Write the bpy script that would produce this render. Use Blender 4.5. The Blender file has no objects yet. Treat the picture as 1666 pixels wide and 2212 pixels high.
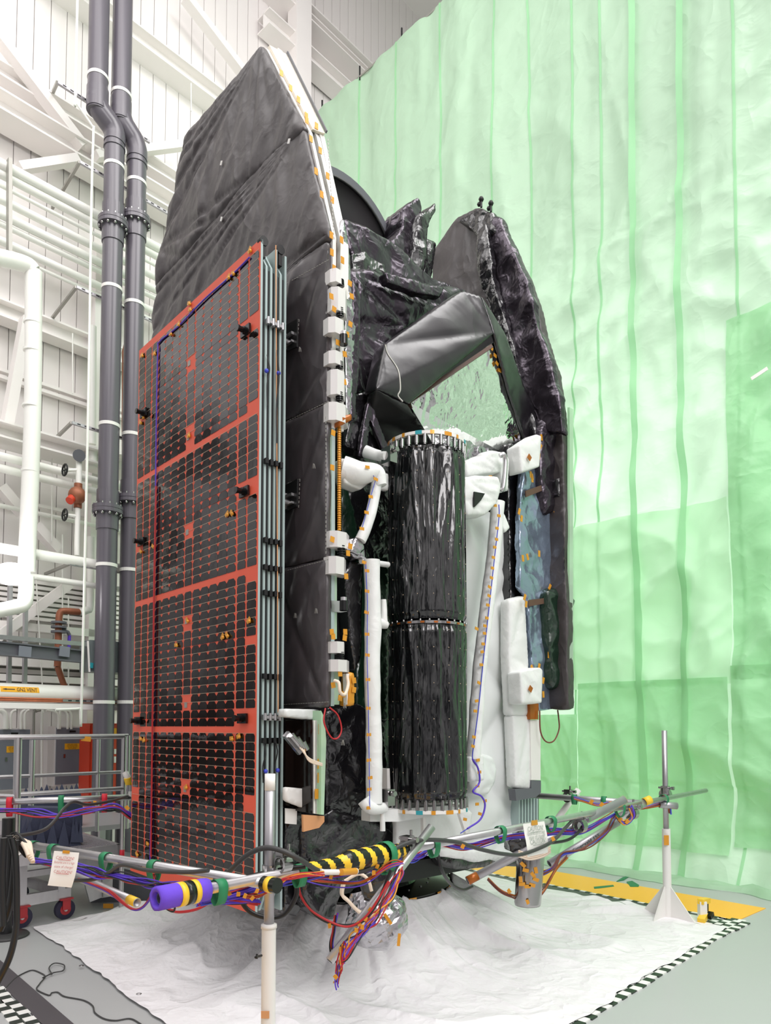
import bpy, bmesh, math, random
from mathutils import Vector, noise, Matrix, geometry
R = math.radians
random.seed(7)
C = bpy.context.scene.collection
# ------------------------------------------------------------------ camera model
FPX, CXP, CYP, PIT, CAMH = 1563.0, 833.0, 1494.0, R(2.8), 1.96
EYE = Vector((0, 0, CAMH))
TH = R(42.11)
UU = Vector((-math.sin(TH), math.cos(TH), 0)); VV = Vector((math.cos(TH), math.sin(TH), 0)); ZZ = Vector((0, 0, 1))
def ray(px, py):
    return Vector(((px-CXP)/FPX, math.cos(PIT)-(CYP-py)/FPX*math.sin(PIT), math.sin(PIT)+(CYP-py)/FPX*math.cos(PIT)))
def W(u, v, z): return UU*u + VV*v + ZZ*z
def hit(px, py, n, d):
    r = ray(px, py); return EYE + r*((d-n.dot(EYE))/n.dot(r))
def onv(px, py, v): return hit(px, py, VV, v)
def onu(px, py, u): return hit(px, py, UU, u)
def onz(px, py, z=0.0): return hit(px, py, ZZ, z)
def ony(px, py, y): return hit(px, py, Vector((0, 1, 0)), y)
def uvz(p): return p.dot(UU), p.dot(VV), p.z
ORG = {}
# ------------------------------------------------------------------ objects
def setp(o, label=None, cat=None, group=None, kind=None):
    if label: o['label'] = label
    if cat: o['category'] = cat
    if group: o['group'] = group
    if kind: o['kind'] = kind
    return o
def thing(name, label, cat, loc, group=None):
    o = bpy.data.objects.new(name, None); C.objects.link(o); o.empty_display_size = .1
    o.location = loc; ORG[o.name] = Vector(loc)
    return setp(o, label, cat, group)
def dup(root, loc, label=None):
    r = root.copy(); C.objects.link(r); r.location = loc; ORG[r.name] = Vector(loc)
    if label: r['label'] = label
    for ch in list(root.children):
        c = ch.copy(); C.objects.link(c); c.parent = r
        for g in list(ch.children):
            d = g.copy(); C.objects.link(d); d.parent = c
    return r
class MB:
    def __init__(s): s.v = []; s.f = []; s.m = []; s.s = []; s.k = []
    def add(s, vs, fs, mi=0, sm=False):
        b = len(s.v); s.k.append((b, len(s.f))); s.v += [Vector(p) for p in vs]
        for f in fs: s.f.append([i+b for i in f]); s.m.append(mi); s.s.append(sm)
        return s
    def pieces(s, name, mats, parent, per=1, **kw):
        ks = s.k[::per]+[(len(s.v), len(s.f))]
        for (v0, f0), (v1, f1) in zip(ks, ks[1:]):
            q = MB(); q.v = s.v[v0:v1]; q.f = [[i-v0 for i in f] for f in s.f[f0:f1]]; q.m = s.m[f0:f1]; q.s = s.s[f0:f1]
            q.build(name, mats, parent, **kw)
    def box(s, c, size, ax=(Vector((1,0,0)), Vector((0,1,0)), ZZ), mi=0):
        c = Vector(c); X, Y, Z = [a*(k/2) for a, k in zip(ax, size)]
        vs = [c+X*i+Y*j+Z*k for k in (-1,1) for j in (-1,1) for i in (-1,1)]
        return s.add(vs, [(0,2,3,1),(4,5,7,6),(0,1,5,4),(2,6,7,3),(0,4,6,2),(1,3,7,5)], mi)
    def bx(s, u0, u1, v0, v1, z0, z1, mi=0):
        return s.box(W((u0+u1)/2, (v0+v1)/2, (z0+z1)/2), (abs(u1-u0), abs(v1-v0), abs(z1-z0)), (UU, VV, ZZ), mi)
    def bar(s, p0, p1, w, h, up=ZZ, mi=0):
        p0, p1 = Vector(p0), Vector(p1); d = (p1-p0); L = d.length; d.normalize()
        sd = d.cross(up)
        if sd.length < 1e-3: sd = d.cross(Vector((0,1,0)))
        sd.normalize(); u2 = sd.cross(d)
        return s.box((p0+p1)/2, (L, w, h), (d, sd, u2), mi)
    def path(s, pts, r, n=10, mi=0, caps=True, closed=False):
        pts = [Vector(p) for p in pts]; N = len(pts); rr = r if isinstance(r, (list, tuple)) else [r]*N
        t0 = (pts[1]-pts[0]).normalized(); a = t0.orthogonal().normalized(); rings = []; vs = []
        for i, p in enumerate(pts):
            if closed: t = (pts[(i+1) % N]-pts[i-1])
            else: t = pts[min(i+1, N-1)]-pts[max(i-1, 0)]
            if t.length < 1e-9: t = t0
            t = t.normalized()
            a = (a-t*a.dot(t)); a = a.normalized() if a.length > 1e-6 else t.orthogonal().normalized()
            b = t.cross(a)
            vs += [p+(a*math.cos(2*math.pi*k/n)+b*math.sin(2*math.pi*k/n))*rr[i] for k in range(n)]
        fs = []
        for i in range(N if closed else N-1):
            j = (i+1) % N
            fs += [(i*n+k, i*n+(k+1) % n, j*n+(k+1) % n, j*n+k) for k in range(n)]
        s.add(vs, fs, mi, True)
        if caps and not closed:
            s.add(vs[:n], [tuple(range(n))[::-1]], mi); s.add(vs[-n:], [tuple(range(n))], mi)
        return s
    def tube(s, p0, p1, r, n=16, mi=0, caps=True): return s.path([p0, p1], r, n, mi, caps)
    def hollow(s, p0, p1, r, ri, n=20, mi=0, mi2=None):
        p0, p1 = Vector(p0), Vector(p1); ax = p1-p0; L = ax.length
        return s.lathe(p0, ax, [(ri, 0), (r, 0), (r, L), (ri, L), (ri, 0)], n, mi, sm=True)
    def lathe(s, o, ax, prof, n=24, mi=0, sm=True, arc=None):
        o = Vector(o); ax = Vector(ax).normalized(); a = ax.orthogonal().normalized() if abs(ax.z) < .99 else Vector((1,0,0)); b = ax.cross(a)
        vs = []; m = len(prof)
        for k in range(n):
            t = 2*math.pi*k/n; d = a*math.cos(t)+b*math.sin(t)
            vs += [o+d*r+ax*h for r, h in prof]
        fs = [(k*m+i, ((k+1) % n)*m+i, ((k+1) % n)*m+i+1, k*m+i+1) for k in range(n) for i in range(m-1)]
        # split sharp profile corners by flat shading when asked
        return s.add(vs, fs, mi, sm)
    def sphere(s, c, r, n=12, mi=0, sc=(1,1,1)):
        c = Vector(c); vs = []; m = n//2
        for i in range(m+1):
            ph = math.pi*i/m
            for k in range(n):
                t = 2*math.pi*k/n
                vs.append(c+Vector((math.sin(ph)*math.cos(t)*r*sc[0], math.sin(ph)*math.sin(t)*r*sc[1], math.cos(ph)*r*sc[2])))
        fs = [(i*n+k, (i+1)*n+k, (i+1)*n+(k+1) % n, i*n+(k+1) % n) for i in range(m) for k in range(n)]
        return s.add(vs, fs, mi, True)
    def prism(s, poly, vec, mi=0):
        poly = [Vector(p) for p in poly]; vec = Vector(vec); n = len(poly)
        return s.add(poly+[p+vec for p in poly], [tuple(range(n))[::-1], tuple(range(n, 2*n))]+[(i, (i+1) % n, (i+1) % n+n, i+n) for i in range(n)], mi)
    def grid(s, fn, nu, nv, mi=0, sm=True, th=0):
        vs = [fn(i/nu, j/nv) for j in range(nv+1) for i in range(nu+1)]
        fs = [(j*(nu+1)+i, j*(nu+1)+i+1, (j+1)*(nu+1)+i+1, (j+1)*(nu+1)+i) for j in range(nv) for i in range(nu)]
        return s.add(vs, fs, mi, sm)
    def merge(s, o, mi=None):
        b = len(s.v); s.v += o.v
        s.f += [[i+b for i in f] for f in o.f]; s.m += (o.m if mi is None else [mi]*len(o.m)); s.s += o.s
        return s
    def build(s, name, mats, parent=None, loc=None, label=None, cat=None, group=None, kind=None):
        if not isinstance(mats, (list, tuple)): mats = [mats]
        if parent is not None: org = ORG[parent.name]
        else:
            if loc is None:
                xs = [p.x for p in s.v]; ys = [p.y for p in s.v]; loc = ((min(xs)+max(xs))/2, (min(ys)+max(ys))/2, min(p.z for p in s.v))
            org = Vector(loc)
        me = bpy.data.meshes.new(name)
        me.from_pydata([tuple(p-org) for p in s.v], [], s.f)
        for m_ in mats: me.materials.append(m_)
        me.polygons.foreach_set('material_index', s.m); me.polygons.foreach_set('use_smooth', s.s)
        bm = bmesh.new(); bm.from_mesh(me); bmesh.ops.recalc_face_normals(bm, faces=bm.faces); bm.to_mesh(me); bm.free()
        me.update()
        o = bpy.data.objects.new(name, me); C.objects.link(o)
        if parent is not None: o.parent = parent
        else: o.location = org
        ORG[o.name] = org
        return setp(o, label, cat, group, kind)
def cr(pts, k=8):
    pts = [Vector(p) for p in pts]; P = [pts[0]*2-pts[1]]+pts+[pts[-1]*2-pts[-2]]; out = []
    for i in range(1, len(P)-2):
        a, b, c, d = P[i-1:i+3]
        for j in range(k):
            t = j/k
            out.append(.5*((2*b)+(c-a)*t+(2*a-5*b+4*c-d)*t*t+(3*b-a-3*c+d)*t**3))
    return out+[pts[-1]]
def fold(p, seed=0):
    s = p.dot(UU)*.85+p.z*.55; t = p.z*.9-p.dot(UU)*.5
    q = Vector((s*3.2+noise.noise(p*1.1)*1.3, t*.7, seed)); r = 1-3*abs(noise.noise(q)); q2 = Vector((s*7+noise.noise(p*2)*1.5, t*1.6, seed+5)); return max(r,-.2)*.7+max(1-3*abs(noise.noise(q2)),-.2)*.3
def nz(p, f, seed=0): return noise.noise(Vector((p[0]*f+seed*7.3, p[1]*f-seed*3.1, p[2]*f+seed*1.7)))
def crum(p, f, seed=0):
    q = Vector((p[0]*f+seed*5.1, p[1]*f+seed*2.3, p[2]*f-seed*4.7))
    q += noise.noise_vector(q*.8)*.45
    d, _ = noise.voronoi(q*.8)
    a = min(d[1]-d[0], .6)
    r1 = 1-2.6*abs(noise.noise(q*.55+Vector((seed,9,2)))); r2 = 1-2.6*abs(noise.noise(q*1.35+Vector((3,seed,7))))
    return a*.45-.15 + .42*max(r1,-.3) + .22*max(r2,-.3) + .15*noise.noise(q*2.6)
def refine(mb, L, amp, freq, seed=0, bulge=0, bdir=None, bs=.08, keep=None, aniso=None, folds=0):
    """triangulate, subdivide to edge length L and crumple along the normals"""
    bm = bmesh.new(); vs = [bm.verts.new(p) for p in mb.v]
    for f, mi in zip(mb.f, mb.m):
        try: fc = bm.faces.new([vs[i] for i in f]); fc.material_index = mi
        except ValueError: pass
    bmesh.ops.remove_doubles(bm, verts=bm.verts, dist=1e-5)
    bmesh.ops.recalc_face_normals(bm, faces=bm.faces)
    bmesh.ops.triangulate(bm, faces=bm.faces)
    for _ in range(16):
        es = [e for e in bm.edges if e.calc_length() > L]
        if not es: break
        lm = max(e.calc_length() for e in es)*.6; es = [e for e in es if e.calc_length() > lm]
        bmesh.ops.subdivide_edges(bm, edges=es, cuts=1, use_grid_fill=False)
        bmesh.ops.triangulate(bm, faces=[f for f in bm.faces if len(f.verts) > 3], quad_method='SHORT_EDGE')
        bmesh.ops.remove_doubles(bm, verts=bm.verts, dist=1e-5)
    bm.normal_update()
    base = list(mb.v); segs = [(mb.v[f[i]], mb.v[f[(i+1) % len(f)]]) for f in mb.f for i in range(len(f))] if bulge else None
    moves = []
    for v in bm.verts:
        q = v.co if aniso is None else Vector((v.co.x*aniso[0], v.co.y*aniso[1], v.co.z*aniso[2]))
        d = amp*crum(q, freq, seed) + amp*.5*nz(q, freq*.45, seed)
        if folds: d += folds*fold(v.co, seed)
        if bulge:
            m = 1e9
            for a, b in segs:
                ab = b-a; L2 = ab.length_squared
                if L2 < 1e-9: continue
                t = max(0, min(1, (v.co-a).dot(ab)/L2)); m = min(m, (v.co-a-ab*t).length)
            d = d*min(1, .35+m/bs) + bulge*(1-math.exp(-m/bs))
        moves.append((v, v.normal*d))
    for v, m_ in moves: v.co += m_
    bmesh.ops.smooth_vert(bm, verts=[v for v in bm.verts if all(len(f.verts) == 3 for f in v.link_faces)], factor=.45, use_axis_x=True, use_axis_y=True, use_axis_z=True)
    bmesh.ops.dissolve_degenerate(bm, edges=bm.edges, dist=.0005)
    out = MB(); bm.verts.index_update()
    out.v = [v.co.copy() for v in bm.verts]
    for f in bm.faces: out.f.append([v.index for v in f.verts]); out.m.append(f.material_index); out.s.append(True)
    bm.free(); return out
def foil(name, poly, ext, mats, parent, L=.04, amp=.02, freq=5, seed=0, bulge=0, bs=.08, label=None, aniso=None, folds=0, **k):
    poly = [Vector(p) for p in poly]; n = len(poly); ext = Vector(ext); tr = geometry.tessellate_polygon([poly])
    mb = MB().add(poly+[p+ext for p in poly], [tuple(t) for t in tr]+[tuple(i+n for i in t) for t in tr]+[(i, (i+1) % n, (i+1) % n+n, i+n) for i in range(n)])
    return refine(mb, L, amp, freq, seed, bulge, None, bs, aniso=aniso, folds=folds).build(name, mats, parent, label=label, **k)
# ------------------------------------------------------------------ materials
def lin(c):
    return tuple(((x/255)/12.92 if x/255 <= .04045 else (((x/255)+.055)/1.055)**2.4) for x in c[:3])+(1,)
MT = {}
def mat(name, col, rough=.5, metal=0, bump=None, spec=.5, var=None, trans=0, coat=0, emit=None, sub=None, sheen=0):
    m = bpy.data.materials.new(name); m.use_nodes = True; nt = m.node_tree; N = nt.nodes; L = nt.links
    b = N['Principled BSDF']; col = lin(col)
    b.inputs['Base Color'].default_value = col; b.inputs['Roughness'].default_value = rough; b.inputs['Metallic'].default_value = metal
    b.inputs['Specular IOR Level'].default_value = spec
    if coat: b.inputs['Coat Weight'].default_value = coat; b.inputs['Coat Roughness'].default_value = .08
    if sheen: b.inputs['Sheen Weight'].default_value = sheen
    if emit: b.inputs['Emission Color'].default_value = lin(emit[0]); b.inputs['Emission Strength'].default_value = emit[1]
    tc = N.new('ShaderNodeTexCoord')
    if var:   # (scale, amount, [stretch])
        mp = N.new('ShaderNodeMapping'); L.new(tc.outputs['Object'], mp.inputs[0])
        if len(var) > 2: mp.inputs['Scale'].default_value = var[2]
        t = N.new('ShaderNodeTexNoise'); t.inputs['Scale'].default_value = var[0]; t.inputs['Detail'].default_value = 5
        L.new(mp.outputs[0], t.inputs['Vector'])
        mx = N.new('ShaderNodeMix'); mx.data_type = 'RGBA'; k = var[1]
        mx.inputs['A'].default_value = tuple(x*(1-k) for x in col[:3])+(1,); mx.inputs['B'].default_value = tuple(min(1, x*(1+k)) for x in col[:3])+(1,)
        L.new(t.outputs['Fac'], mx.inputs['Factor']); L.new(mx.outputs['Result'], b.inputs['Base Color'])
    if bump:
        prev = None
        for kind, sc, st, dist, *rest in bump:
            mp = N.new('ShaderNodeMapping'); L.new(tc.outputs['Object'], mp.inputs[0])
            if rest: mp.inputs['Scale'].default_value = rest[0]
            if kind == 'crumple':
                w = N.new('ShaderNodeTexNoise'); w.inputs['Scale'].default_value = sc*.7; w.inputs['Detail'].default_value = 3
                L.new(mp.outputs[0], w.inputs['Vector'])
                ad = N.new('ShaderNodeVectorMath'); ad.operation = 'MULTIPLY_ADD'; ad.inputs[1].default_value = (1.1/sc,)*3
                L.new(w.outputs['Color'], ad.inputs[0]); L.new(mp.outputs[0], ad.inputs[2])
                t = N.new('ShaderNodeTexVoronoi'); t.feature = 'F1'; t.inputs['Scale'].default_value = sc; L.new(ad.outputs[0], t.inputs['Vector'])
                out = t.outputs['Distance']
            elif kind == 'wrinkle':
                t = N.new('ShaderNodeTexNoise'); t.inputs['Scale'].default_value = sc; t.inputs['Detail'].default_value = 3; t.inputs['Roughness'].default_value = .45
                t.inputs['Distortion'].default_value = .35
                L.new(mp.outputs[0], t.inputs['Vector'])
                m1 = N.new('ShaderNodeMath'); m1.operation = 'SUBTRACT'; m1.inputs[1].default_value = .5; L.new(t.outputs['Fac'], m1.inputs[0])
                m2 = N.new('ShaderNodeMath'); m2.operation = 'ABSOLUTE'; L.new(m1.outputs[0], m2.inputs[0])
                m3 = N.new('ShaderNodeMath'); m3.operation = 'MULTIPLY'; m3.inputs[1].default_value = -1.9; L.new(m2.outputs[0], m3.inputs[0]); out = m3.outputs[0]
            else:
                t = N.new('ShaderNodeTexNoise'); t.inputs['Scale'].default_value = sc; t.inputs['Detail'].default_value = 4
                L.new(mp.outputs[0], t.inputs['Vector']); out = t.outputs['Fac']
            bp = N.new('ShaderNodeBump'); bp.inputs['Strength'].default_value = st; bp.inputs['Distance'].default_value = dist
            L.new(out, bp.inputs['Height'])
            if prev: L.new(prev.outputs[0], bp.inputs['Normal'])
            prev = bp
        L.new(prev.outputs[0], b.inputs['Normal'])
    if sub:   # translucency for thin plastic film (colour, mix)
        o = N['Material Output']; tr = N.new('ShaderNodeBsdfTranslucent'); tr.inputs['Color'].default_value = lin(sub[0])
        ms = N.new('ShaderNodeMixShader'); ms.inputs[0].default_value = sub[1]
        L.new(b.outputs[0], ms.inputs[1]); L.new(tr.outputs[0], ms.inputs[2]); L.new(ms.outputs[0], o.inputs['Surface'])
    MT[name] = m; return m
M = MT
mat('blanket', (62,56,57), .45, 0, [('wrinkle', 1.6, .7, .09, (1,1,.6)), ('wrinkle', 5, .4, .02)], spec=.7)
mat('blanket_side', (62,56,59), .36, 0, [('wrinkle', 1.8, .7, .08, (1,1,.45)), ('noise', 60, .12, .003)], spec=.9)
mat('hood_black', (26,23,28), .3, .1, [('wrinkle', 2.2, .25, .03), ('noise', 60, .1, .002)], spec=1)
mat('shiny_black', (22,21,24), .2, .0, [('crumple', 4, .5, .05), ('wrinkle', 6, .6, .03)], spec=1)
mat('dark_foil', (70,64,72), .24, .75, [('crumple', 3, .4, .05), ('wrinkle', 5, .6, .035)], spec=.8)
mat('black_film', (16,17,19), .12, 0, [('wrinkle', 5, .9, .05, (1,1,.2)), ('wrinkle', 14, .3, .012, (1,1,.3))], spec=1)
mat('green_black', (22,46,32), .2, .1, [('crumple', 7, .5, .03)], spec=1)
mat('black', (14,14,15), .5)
mat('black_gloss', (12,12,14), .18)
mat('white_blanket', (226,228,226), .5, 0, [('wrinkle', 7, .35, .02), ('noise', 40, .1, .003)])
mat('white_film', (222,226,224), .38, 0, [('wrinkle', 3, .4, .03, (1,1,.3)), ('crumple', 10, .15, .01)])
mat('white_paint', (228,226,222), .45)
mat('cream', (232,222,204), .5, 0, var=(14, .15))
mat('silver_foil', (178,176,180), .2, 1, [('wrinkle', 6, .5, .03), ('crumple', 12, .3, .01)])
mat('blue_foil', (150,166,186), .2, .7, [('crumple', 4, .6, .05), ('wrinkle', 9, .25, .015)])
mat('mirror', (235,238,235), .03, 1, [('wrinkle', 5, .3, .03), ('crumple', 7, .12, .02)])
mat('block_metal', (232,229,227), .36, .45, [('noise', 30, .06, .004)])
mat('alu', (196,194,196), .33, .9, var=(20, .12, (1,1,.2)))
mat('alu_dull', (176,174,178), .42, .8, var=(9, .15))
mat('panel_edge', (168,186,184), .45, .15, var=(12, .1, (1,1,.3)))
mat('steel', (170,168,168), .2, 1)
mat('kapton', (216,150,46), .3, .2, [('noise', 30, .2, .005)])
mat('kapton_dark', (168,92,28), .3, .3)
mat('tape_yellow', (240,196,50), .42)
mat('tape_green', (38,128,84), .6, 0, [('noise', 160, .2, .002)])
mat('tape_red', (205,32,52), .55)
mat('tape_black', (20,24,20), .25)
mat('panel_orange', (226,92,66), .5, 0, var=(6, .08))
mat('cell', (24,17,15), .06, 0, [('noise', 3.2, .10, .03)], spec=.5)
mat('wire_silver', (206,186,160), .4, .4)
mat('purple', (88,58,190), .5); mat('blue_wire', (60,70,190), .45); mat('red_wire', (176,34,40), .45); mat('brown_wire', (110,54,40), .5)
mat('cable_black', (58,58,58), .5, 0, [('noise', 90, .2, .002)])
mat('cable_dark', (24,24,26), .4)
mat('cream_wire', (226,208,188), .5)
mat('foam_purple', (108,72,208), .85, 0, [('noise', 70, .25, .004)])
mat('pvc', (92,88,96), .28, 0, var=(3, .06, (1,1,.3)), spec=.6)
mat('wall_white', (236,231,229), .6, 0, var=(1.2, .03))
mat('beam_white', (240,236,233), .5, 0, var=(2, .03))
mat('pipe_white', (238,238,232), .42)
mat('strut', (160,158,152), .45, .6)
mat('dark_grey', (96,98,104), .5); mat('box_grey', (112,122,122), .45)
mat('cabinet', (122,126,136), .45); mat('cabinet_red', (204,62,34), .45); mat('label_yellow', (244,178,30), .5)
mat('copper', (190,112,80), .35, .6, var=(8, .3)); mat('rust', (150,92,66), .5, .3, var=(9, .4))
mat('floor_grey', (176,178,178), .32, 0, [('noise', 1.2, .03, .02)], var=(.7, .05), spec=.5)
mat('floor_yellow', (250,184,44), .4); mat('floor_green', (30,118,74), .5); mat('white_tape', (232,232,228), .5); mat('black_tape', (34,44,36), .4)
mat('sheet', (228,226,228), .75, 0, [('wrinkle', 3.5, .8, .05), ('wrinkle', 11, .5, .015), ('noise', 90, .05, .002)])
mat('paper', (240,238,234), .6); mat('ink_red', (196,120,120), .6); mat('ink_grey', (150,160,152), .6); mat('ink', (40,40,44), .6)
mat('absorber', (54,58,80), .8, 0, [('noise', 60, .3, .004)], var=(8, .15))
mat('grate', (190,184,190), .4, .6); mat('tread', (92,88,92), .45, .4); mat('rubber', (40,38,60), .6)
mat('wheel_red', (170,44,50), .45); mat('tan', (206,150,104), .5); mat('teal', (40,150,160), .5)
mat('dish', (62,60,62), .4, 0, spec=.6); mat('brown_strip', (92,66,54), .45)
mat('curtain', (204,238,207), .34, 0, [('wrinkle', .9, .6, .14, (1,1,.8)), ('wrinkle', 2.4, .35, .05, (1,1,1.3)), ('noise', 9, .1, .01)], spec=.5, sub=((206,240,209), .5))
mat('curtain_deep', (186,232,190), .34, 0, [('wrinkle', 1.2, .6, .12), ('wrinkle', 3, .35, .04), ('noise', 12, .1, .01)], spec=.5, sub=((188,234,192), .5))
mat('curtain_seam', (178,228,184), .4, 0, spec=.5, sub=((180,230,186), .5))
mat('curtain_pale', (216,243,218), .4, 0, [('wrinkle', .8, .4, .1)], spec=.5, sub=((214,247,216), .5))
mat('lamp', (255,250,244), .5, emit=((255,248,240), 6))
mat('adapter', (22,24,22), .16, .2)
# ================================================================== ROOM
WN = Vector((-.736, .677, 0)).normalized(); WD = Vector((.677, .736, 0)).normalized(); WO = 11.9
def onw(px, py, off=0.): return hit(px, py, WN, WO-off)
def Wp(s, off, z): return WD*s + WN*(WO-off) + ZZ*z
fl = MB(); fl.add([(-14,-10,0),(16,-10,0),(16,22,0),(-14,22,0)], [(0,1,2,3)])
fl.build('floor', M['floor_grey'], kind='structure', loc=(0,0,0), label='grey epoxy floor of the hall', )
w = MB(); s = 1.5
while s < 16.5:
    w.box(Wp(s+.133, -.03, 10.5), (.254, .06, 21), (WD, WN, ZZ)); s += .266
w.box(Wp(9, -.12, 10.5), (16, .08, 21), (WD, WN, ZZ), 1)
w.build('wall_left', [M['wall_white'], M['strut']], kind='structure', label='white vertical ribbed wall of the hall')
# steel girts, columns and braces on the wall
def wbar(n, p0, p1, off, wd, ht, lab=None, full=True, m='beam_white', flange=False):
    a, b = onw(*p0, off), onw(*p1, off); mb = MB()
    if flange:
        mb.bar(a, b, .03, ht); up = ZZ*(ht/2); mb.bar(a+up, b+up, wd, .025); mb.bar(a-up, b-up, wd, .025)
    else: mb.bar(a, b, wd, ht)
    return mb.build(n, M[m], kind='structure', label=lab)
def hbar(n, p0, off, s1, wd, ht, m='beam_white', s0=-2.5, flange=True):
    a = onw(*p0, off); mb = MB(); b = a+WD*s1; a = a+WD*s0; up = ZZ*(ht/2)
    if flange: mb.bar(a, b, .03, ht); mb.bar(a+up, b+up, wd, .03); mb.bar(a-up, b-up, wd, .03)
    else: mb.bar(a, b, wd, ht)
    return mb.build(n, M[m], kind='structure')
hbar('trim_1', (282,82), .2, 9, .4, .3, s0=-5)
hbar('trim_2', (0,163), .2, 12, .35, .22)
hbar('trim_3', (0,238), .35, 12, .5, .3)
hbar('trim_4', (0,672), .2, 12, .3, .25)
hbar('trim_5', (0,938), .7, 12, .5, .22, flange=True)
hbar('trim_6', (640,25), .2, 9, .5, .35, s0=-1.0)
hbar('trim_7', (720,180), .25, 6, .4, .32, s0=-2)
hbar('trim_8', (0,800), .1, 12, .1, .05, flange=False); hbar('trim_9', (0,815), .1, 12, .1, .05, flange=False)
hbar('trim_10', (700,60), .25, 6, .25, .22, s0=-1)
hbar('trim_11', (0,1075), .15, 12, .1, .05, flange=False)
hbar('trim_12', (0,1350), .3, 6, .2, .12, flange=False)
hbar('trim_13', (60,1432), .25, 5, .15, .12, flange=False); hbar('trim_14', (60,1466), .25, 5, .15, .10, flange=False)
wbar('trim_15', (0,85), (178,318), .45, .2, .14); wbar('trim_16', (400,-5), (530,165), .45, .2, .14)
wbar('trim_17', (40,364), (165,345), .5, .2, .12); wbar('trim_18', (205,338), (404,313), .5, .2, .12)
wbar('trim_19', (10,945), (56,690), .5, .2, .14); wbar('trim_20', (0,1052), (50,1110), .4, .2, .14); wbar('trim_21', (75,1135), (125,1190), .4, .2, .14)
wbar('trim_22', (-10,1380), (150,1262), .5, .12, .14)
m = MB(); a = onw(648,0,.35); m.box((a.x,a.y,11), (.42,.3,22), (WD,WN,ZZ)); m.build('trim_23', M['beam_white'], kind='structure')
m = MB(); a = onw(208,900,.3); m.box((a.x,a.y,5), (.2,.2,10), (WD,WN,ZZ)); m.build('trim_24', M['beam_white'], kind='structure')
# roof over the far end of the wall, with purlins
m = MB(); m.box(Wp(12, 6, 21.1), (12, 12, .2), (WD,WN,ZZ)); m.build('ceiling', M['wall_white'], kind='structure')
m = MB()   # ribbed decking behind the mezzanine
zz0, zz1 = onw(60,1335,.1).z, onw(60,1255,.1).z
z = zz0
while z < zz1: m.box(Wp(6.2, .1, z), (6.2, .05, .052), (WD,WN,ZZ)); z += .083
m.box(Wp(6.2, .05, (zz0+zz1)/2), (6.2, .02, zz1-zz0), (WD,WN,ZZ), 1)
z = onw(60,1512,.1).z
while z < onw(60,1400,.1).z: m.box(Wp(6.2, .1, z), (6.2, .06, .07), (WD,WN,ZZ)); z += .11
m.box(Wp(6.2, .05, (onw(60,1512).z+onw(60,1400).z)/2), (6.2, .02, 1), (WD,WN,ZZ), 1)
m.build('trim_25', [M['wall_white'], M['strut']], kind='structure', label='ribbed metal decking low on the white wall')
# ---- white process pipes running along the wall
names = ['topmost', 'second from top', 'thin one third from top', 'fourth from top', 'fifth from top', 'sixth from top', 'seventh from top', 'lowest and thinnest']
for i, (y0, r_) in enumerate([(353,.075),(375,.065),(400,.03),(430,.06),(462,.065),(483,.045),(519,.06),(541,.028)]):
    a = onw(0, y0, .9-.06*i); m = MB().tube(a-WD*2.5, a+WD*5.8, r_, 14)
    for k in range(5): m.tube(a-WD*2.5+WD*(k*2.1+.3), a-WD*2.5+WD*(k*2.1+.36), r_*1.12, 14)
    m.build('process_pipe', M['pipe_white'], label=f'long white wall pipe of the upper rack, {names[i]}', cat='pipe', group='white pipes of the upper rack')
nm2 = ['just under the dark-edged beam', 'second below the dark-edged beam', 'thin one below the check valve', 'above the glaring lamp', 'at lamp height, thinner']
for i, (y0, r_, o_) in enumerate([(985,.06,1.0),(1011,.06,.95),(1092,.035,.5),(1184,.075,1.3),(1235,.045,1.2)]):
    a = onw(0, y0, o_); MB().tube(a-WD*2.5, a+WD*5.5, r_, 14).build('process_pipe', M['pipe_white'], label=f'white horizontal pipe on the left wall, {nm2[i]}', cat='pipe', group='white pipes lower on the wall')
# pipe hangers
for i, (px, y0, y1) in enumerate([(20,345,545),(18,385,470)]):
    a, b = onw(px, y0, 1.0), onw(px, y1, 1.0)
    if i == 0: MB().bar(a, b, .1, .05, up=WD).build('pipe_hanger', M['strut'], label='upright hanger channel holding the rack of white pipes', cat='hanger')
# big white downpipes
m = MB().path(cr([onw(-40,548,1.4), onw(45,568,1.4), onw(70,585,1.4), onw(72,620,1.4), onw(70,900,1.4), onw(57,1235,1.4)], 8), .115, 16)
for y in (700,760,880,1020): a = onw(72-(y-620)*.018, y, 1.4); m.tube(a, a+ZZ*.03, .12, 16)
m.build('insulated_pipe', M['pipe_white'], label='thick white pipe bending down from the left edge and dropping along the wall', cat='pipe')
m = MB().path(cr([onw(57,1245,1.5), onw(56,1285,1.5), onw(50,1305,1.5), onw(30,1312,1.5), onw(-20,1322,1.5)], 8), .1, 16)
m.build('elbow_pipe', M['pipe_white'], label='short fat white elbow pipe under the glaring lamp', cat='pipe')
m = MB().path([onw(200,705,.8), onw(199,960,.8)], .06, 14); m.tube(onw(199,965,.8), onw(199,1010,.8), .075, 14)
m.build('riser_pipe', M['pipe_white'], label='white upright pipe partly behind the dark pipe, beside the conduit', cat='pipe')
m = MB().path(cr([onw(196,1160,1.), onw(195,1300,1.), onw(188,1318,1.), onw(172,1322,1.)], 6), .055, 14)
m.build('riser_pipe', M['pipe_white'], label='white pipe dropping to the copper-coloured elbow', cat='pipe')
m = MB().path(cr([onw(172,1322,1.), onw(140,1320,1.), onw(130,1324,1.), onw(127,1345,1.), onw(125,1420,1.), onw(124,1440,1.)], 6), .05, 14)
m.path([onw(124,1440,1.), onw(140,1485,1.)], .045, 12)
t = thing('weathered_pipe', 'rusty brown elbow pipe with a flanged valve on the left wall', 'pipe', onw(124,1440,1.))
m.build('pipe', M['rust'], t)
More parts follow.
